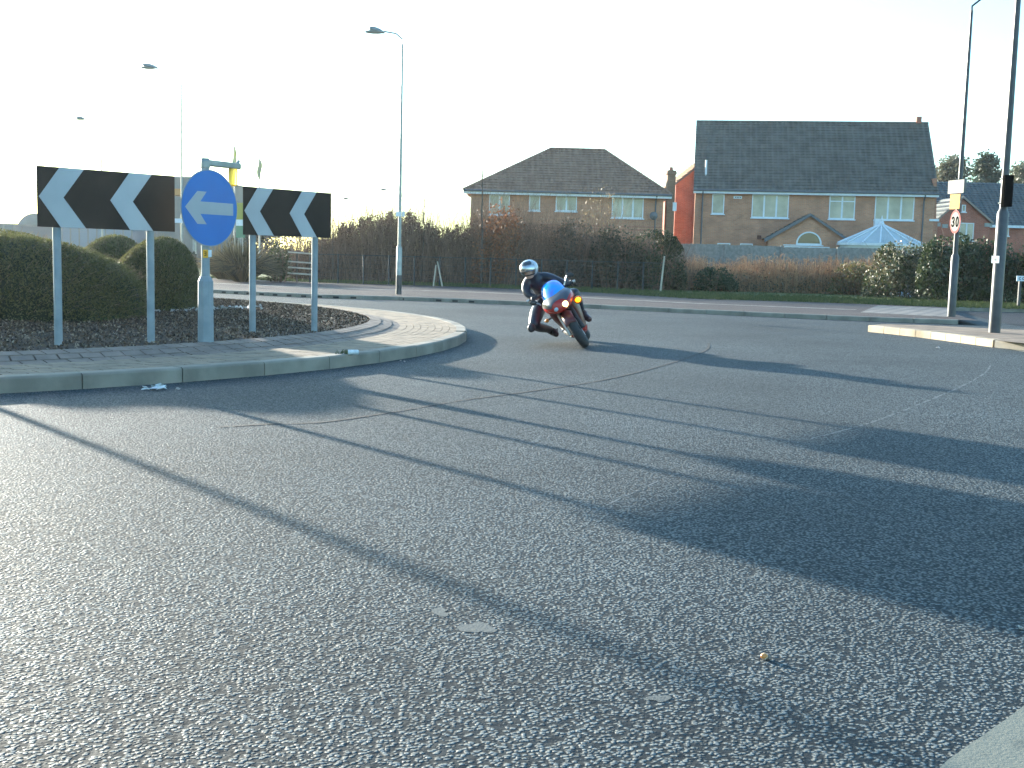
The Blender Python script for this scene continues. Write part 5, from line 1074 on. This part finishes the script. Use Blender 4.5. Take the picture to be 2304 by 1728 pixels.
# lights
LIT_ = M("lit_headlight", (1, .95, .85), None, rough=.2, emit=(1, .78, .24), estr=1.3); UNL = M("clear_headlight", (.45, .55, .6), None, rough=.1, spec=1.); AMBL = M("lit_indicator", (1, .4, .02), None, rough=.3, emit=(1, .22, .004), estr=2.2); AMBO = M("amber_indicator", (.7, .2, .02), None, rough=.3)
def blob(c, ax, s1, s2, s3):
    """ellipsoid oriented with bike axes"""
    V = []; NU, NV = 18, 10; mb = MB(); rings = []
    for i in range(NV + 1):
        th = math.pi * (.001 + .998 * i / NV); rings.append([Bk(c[0] + s1 * math.cos(th), c[1] + s2 * math.sin(th) * math.cos(2 * math.pi * j / NU), c[2] + s3 * math.sin(th) * math.sin(2 * math.pi * j / NU)) for j in range(NU)])
    mb.rings(rings); return mb
blob((.185, .062, .70), 0, .05, .062, .056).build("headlight", LIT_, mc, smooth=True); blob((.185, -.06, .70), 0, .05, .05, .042).build("headlight", UNL, mc, smooth=True)
m_ = blob((-.005, .255, .645), 0, .05, .042, .036); m_.build("indicator", AMBL, mc, smooth=True); blob((-.035, .255, .645), 0, .05, .066, .06).build("indicator_glow", AMBO, mc, smooth=True)  # larger amber shell imitates the orange glow round the lit indicator
blob((-.02, -.285, .63), 0, .045, .032, .028).build("indicator", AMBO, mc, smooth=True)
mb = MB(); mb.tube([Bk(-.03, .2, .63), Bk(-.03, .26, .63)], .012, 6); mb.tube([Bk(-.03, -.2, .63), Bk(-.03, -.27, .63)], .012, 6); mb.build("indicator_stem", DK, mc)
# handlebars and mirrors
HR, HL = Pc(545, 800, .34), Pc(1065, 560, .34)
hd_ = (HL - HR).normalized()
mb = MB(); mid = (HR + HL) / 2; mb.tube([HR - hd_ * .075, HR + hd_ * .075, HR + hd_ * .13 + Vector((0, .04, 0))], .017, 10); mb.tube([HL + hd_ * .075, HL - hd_ * .075, HL - hd_ * .13 + Vector((0, .04, 0))], .017, 10)
mb.tube([HR + hd_ * .12 + Vector((0, .04, 0)), Bk(-.28, -.1, .84)], .014, 8); mb.tube([HL - hd_ * .12 + Vector((0, .04, 0)), Bk(-.28, .1, .84)], .014, 8); mb.build("handlebar", DK, mc, smooth=True)
mb = MB(); mb.tube([HR - hd_ * .105, HR - hd_ * .07], .022, 10); mb.tube([HL + hd_ * .105, HL + hd_ * .07], .022, 10); mb.build("bar_end", METAL, mc, smooth=True)
for (a, b, h_) in (((1000, 580), (1035, 440), (1085, 420)), ((655, 900), (620, 880), (540, 868))):
    p, q, hh = Pc(*a, .1), Pc(*b, .12), Pc(*h_, .13); mb = MB(); mb.tube([p, q, hh], .010, 8); ms_ = mb.build("mirror_stem", METAL, mc, smooth=True); mb = MB(); u = (hh - q).normalized(); mb.ell(hh, (.055, .02, .034), 14, 8); mb.build("mirror", DK, ms_, smooth=True)
mb = MB()
for s in (-1, 1): mb.tube([Bk(-.82, .12 * s, .36), Bk(-.82, .24 * s, .36)], .014, 8)
mb.build("footpeg", METAL, mc)

# ---- rider (one continuous skinned body in a dark suit)
SUIT = M("navy_leather_suit", (.006, .008, .018), (.014, .018, .036), 7, .38, .5, 40, bdist=.01, spec=.6)
SKIN = M("skin", (.55, .32, .24), None, rough=.5); GLV = M("black_glove", (.02, .02, .025), (.05, .05, .06), 20, .5); BOOT = M("black_boot", (.018, .016, .018), None, rough=.35); BOOTR = M("maroon_boot", (.10, .03, .035), (.05, .02, .02), 8, .4)
pr = root("person", CT + Vector((-.4, .6, .0)), "motorcyclist in dark leathers and silver helmet hanging off towards the roundabout", "person")
J = {}
def jn(n_, p, r_): J[n_] = (Pc(*p), r_)
jn('pelvis', (760, 800, .86), .135); jn('waist', (690, 700, .78), .125); jn('chest', (600, 575, .66), .15); jn('upper', (560, 500, .58), .125); jn('neck', (525, 445, .52), .062); jn('skull', (500, 385, .47), .06)
jn('lsh', (670, 455, .60), .088); jn('larm', (775, 470, .53), .07); jn('lelb', (880, 505, .47), .06); jn('lfore', (970, 535, .42), .05); jn('lwr', (1050, 548, .385), .032)
jn('rsh', (440, 540, .58), .088); jn('rarm', (408, 620, .52), .072); jn('relb', (420, 705, .48), .062); jn('rfore', (470, 755, .42), .05); jn('rwr', (535, 785, .385), .032)
jn('rhip', (665, 870, .83), .11); jn('rth', (595, 1020, .62), .105); jn('rkn', (550, 1215, .42), .088); jn('rca', (680, 1245, .66), .075); jn('ran', (835, 1275, .92), .048)
jn('lhip', (890, 760, .86), .11); jn('lth', (1050, 730, .62), .095); jn('lkn', (1185, 690, .40), .072); jn('lca', (1250, 870, .66), .06); jn('lan', (1300, 1010, .88), .042)
ed = [('pelvis', 'waist'), ('waist', 'chest'), ('chest', 'upper'), ('upper', 'neck'), ('neck', 'skull'), ('upper', 'lsh'), ('lsh', 'larm'), ('larm', 'lelb'), ('lelb', 'lfore'), ('lfore', 'lwr'), ('upper', 'rsh'), ('rsh', 'rarm'), ('rarm', 'relb'), ('relb', 'rfore'), ('rfore', 'rwr'), ('pelvis', 'rhip'), ('rhip', 'rth'), ('rth', 'rkn'), ('rkn', 'rca'), ('rca', 'ran'), ('pelvis', 'lhip'), ('lhip', 'lth'), ('lth', 'lkn'), ('lkn', 'lca'), ('lca', 'lan')]
def skin(name, J, ed, rootn, mat, parent, sub=2):
    ks = list(J); off = W0(parent); me = bpy.data.meshes.new(name); me.from_pydata([tuple(J[k][0] - off) for k in ks], [(ks.index(a), ks.index(b)) for a, b in ed], []); o = bpy.data.objects.new(name, me); col.objects.link(o); o.parent = parent
    md = o.modifiers.new("skin", 'SKIN'); md.use_smooth_shade = True
    for i, k in enumerate(ks):
        sv = me.skin_vertices[0].data[i]; sv.radius = (J[k][1], J[k][1]); sv.use_root = (k == rootn)
    o.modifiers.new("sub", 'SUBSURF').levels = sub; o.modifiers["sub"].render_levels = sub; me.materials.append(mat)
    dg = bpy.context.evaluated_depsgraph_get(); ev = o.evaluated_get(dg); m2 = bpy.data.meshes.new_from_object(ev); o.modifiers.clear(); o.data = m2
    if not m2.materials: m2.materials.append(mat)
    return o
body = skin("body", J, ed, 'pelvis', SUIT, pr)
# head: face under a helmet, turned toward the camera and the inside of the bend
hc = Pc(450, 338, .44); tilt = Matrix.Rotation(R(-12), 3, 'Y') @ Matrix.Rotation(R(-18), 3, 'Z') @ Matrix.Rotation(R(8), 3, 'X')
def Hd(x, y, z): return hc + tilt @ Vector((x, y, z))      # -y is the face direction
mb = MB(); rings = []
for z, rx_, ry_, yo in ((-.125, .035, .04, -.045), (-.115, .05, .06, -.035), (-.09, .06, .078, -.02), (-.05, .068, .088, -.008), (0, .072, .092, 0), (.05, .07, .088, 0), (.09, .05, .06, 0), (.105, .02, .03, 0)):
    rings.append([Hd(rx_ * math.cos(a), yo + ry_ * math.sin(a) * (1.0), z) for a in [2 * math.pi * k / 20 for k in range(20)]])
mb.rings(rings); mb.prism([Hd(-.012, -.095, -.045), Hd(.012, -.095, -.045), Hd(.006, -.09, -.005), Hd(-.006, -.09, -.005)], Hd(0, -.018, -.004) - hc); face = mb.build("head", SKIN, pr, smooth=True)
mb = MB(); mb.obox(Hd(0, -.108, -.075), tilt @ Vector((.02, 0, 0)), tilt @ Vector((0, .004, 0)), tilt @ Vector((0, 0, .004))); mb.build("mouth", M("lips", (.35, .12, .1), None), face)
HEL = M("silver_helmet", (.62, .63, .65), (.5, .52, .55), 3, .22, metal=.25, spec=.8); VIS = M("mirror_visor", (.62, .62, .6), (.45, .45, .45), 3, .25, metal=.9); 
mb = MB(); V = []; NU, NV = 36, 22; V = []; Fc = []
for i in range(NV + 1):
    th = math.pi * i / NV * .83
    for j in range(NU):
        a = 2 * math.pi * j / NU; x, y, z = .128 * math.sin(th) * math.cos(a), .142 * math.sin(th) * math.sin(a), .120 * math.cos(th); V.append(Hd(x, y, z))
for i in range(NV):
    for j in range(NU):
        a = 2 * math.pi * (j + .5) / NU; th = (i + .5) / NV * .83 * 180; front = math.sin(a) < -.55
        if front and 62 < th and math.sin(a) < -.55: continue        # face opening
        Fc.append((i * NU + j, (i + 1) * NU + j, (i + 1) * NU + (j + 1) % NU, i * NU + (j + 1) % NU))
mb.add(V, Fc); hel = mb.build("helmet", HEL, pr, smooth=True); md = hel.modifiers.new("s", 'SOLIDIFY'); md.thickness = .016; md.offset = -1
mb = MB(); rings = []
for i in range(9):
    th = R(58 + 42 * i / 8); rings.append([Hd(.126 * math.sin(th) * math.cos(R(a)), .147 * math.sin(th) * math.sin(R(a)), .124 * math.cos(th)) for a in range(205, 336, 10)])
mb.rings(rings, cap=False, closed=False); vz = mb.build("visor", VIS, hel, smooth=True); md = vz.modifiers.new("s", 'SOLIDIFY'); md.thickness = .003
mb = MB(); rings = []
for i in range(5):
    th = R(28 + 30 * i / 4); rings.append([Hd(.124 * math.sin(th) * math.cos(R(a)), .144 * math.sin(th) * math.sin(R(a)), .123 * math.cos(th)) for a in range(215, 326, 10)])
mb.rings(rings, cap=False, closed=False); mb.build("helmet_panel", M("dark_helmet_panel", (.06, .075, .09), None, rough=.25), hel, smooth=True)
mb = MB(); rings = []
for i in range(4):
    th = R(122 + 14 * i / 3); rings.append([Hd(.121 * math.sin(th) * math.cos(R(a)), .150 * math.sin(th) * math.sin(R(a)), .118 * math.cos(th)) for a in range(200, 341, 10)])
mb.rings(rings, cap=False, closed=False); cb = mb.build("chin_strap", DK, hel, smooth=True)
# gloves with fingers curled round the grips
def glove(W_, Hn, side):
    wr = J[W_][0]; g = hd_; fwd = Vector((0, -1, 0)); n_ = 0
    GJ = {'w': (wr + (wr - Hn) * .0, .03), 'p': (wr.lerp(Hn + Vector((0, .03, .028)), .55), .036), 'k': (Hn + Vector((0, .012, .03)), .036)}; E_ = [('w', 'p'), ('p', 'k')]
    o = skin("glove", GJ, E_, 'w', GLV, pr, 2)
    for i in range(4):
        c = Hn + g * (-.036 + .024 * i); L = (.9, 1, .95, .8)[i]; pts = [c + Vector((0, .005, .034)), c + Vector((0, -.028 * L, .026)), c + Vector((0, -.036, -.004)), c + Vector((0, -.018, -.026 * L)), c + Vector((0, .004, -.026))]
        mb = MB(); mb.tube(pts, [.0115, .0112, .0105, .0098, .006], 8); mb.build("finger", GLV, o, smooth=True)
    c = Hn + g * (.045 * side); mb = MB(); mb.tube([c + Vector((0, .03, .012)), c + Vector((0, .022, -.012)), c + Vector((0, .0, -.024)), c - g * side * .012 + Vector((0, -.018, -.026))], [.014, .0125, .0115, .008], 8); mb.build("thumb", GLV, o, smooth=True)
    mb = MB(); d = (wr - Hn).normalized(); mb.tube([wr - d * .01, wr + d * .05], [.036, .046], 12); mb.build("cuff", GLV, o, smooth=True)
glove('rwr', HR, 1); glove('lwr', HL, -1)
# boots
def boot(an, toe, heel, sh, mat):
    a = J[an][0]; t, h = Pc(*toe), Pc(*heel); s = Pc(*sh); BJ = {'s': (s, .055), 'a': (a, .05), 'h': (h, .042), 'b': (a.lerp(t, .55), .05), 't': (t, .04)}
    skin("boot", BJ, [('s', 'a'), ('a', 'h'), ('a', 'b'), ('b', 't')], 'a', mat, pr, 2)
boot('ran', (925, 1365, .76), (850, 1310, 1.0), (740, 1262, .78), BOOT)
J['lan'] = (Pc(1320, 1030, .8), .055); boot('lan', (1425, 1110, .62), (1300, 1085, .95), (1280, 950, .78), BOOTR)
mb = MB(); kc = J['rkn'][0]; mb.ell(kc + Vector((-.03, -.045, -.035)), (.055, .04, .06), 14, 8); mb.build("knee_slider", GLV, pr, smooth=True)
# pale stripe along outer arm and thigh
STR = M("pale_piping", (.7, .68, .6), None, rough=.4)
hm = bpy.data.materials.new("glare_veil_air"); hm.use_nodes = True; hn = hm.node_tree; hn.nodes.remove(hn.nodes["Principled BSDF"]); pv = hn.nodes.new("ShaderNodeVolumePrincipled")  # thin volume added to imitate a veil of lens glare
pv.inputs["Density"].default_value = .00025; pv.inputs["Color"].default_value = (.90, .95, 1, 1); pv.inputs["Anisotropy"].default_value = .55; hn.links.new(pv.outputs[0], hn.nodes["Material Output"].inputs["Volume"])
mb = MB(); mb.box((-75, -12, -1.2), (75, 140, 17)); hz_ = mb.build("glare_veil", hm); hz_['kind'] = 'stuff'; hz_['label'] = "thin pale volume added over the road to imitate lens glare"; hz_['category'] = "glare_veil"
print("objects", len(bpy.data.objects))
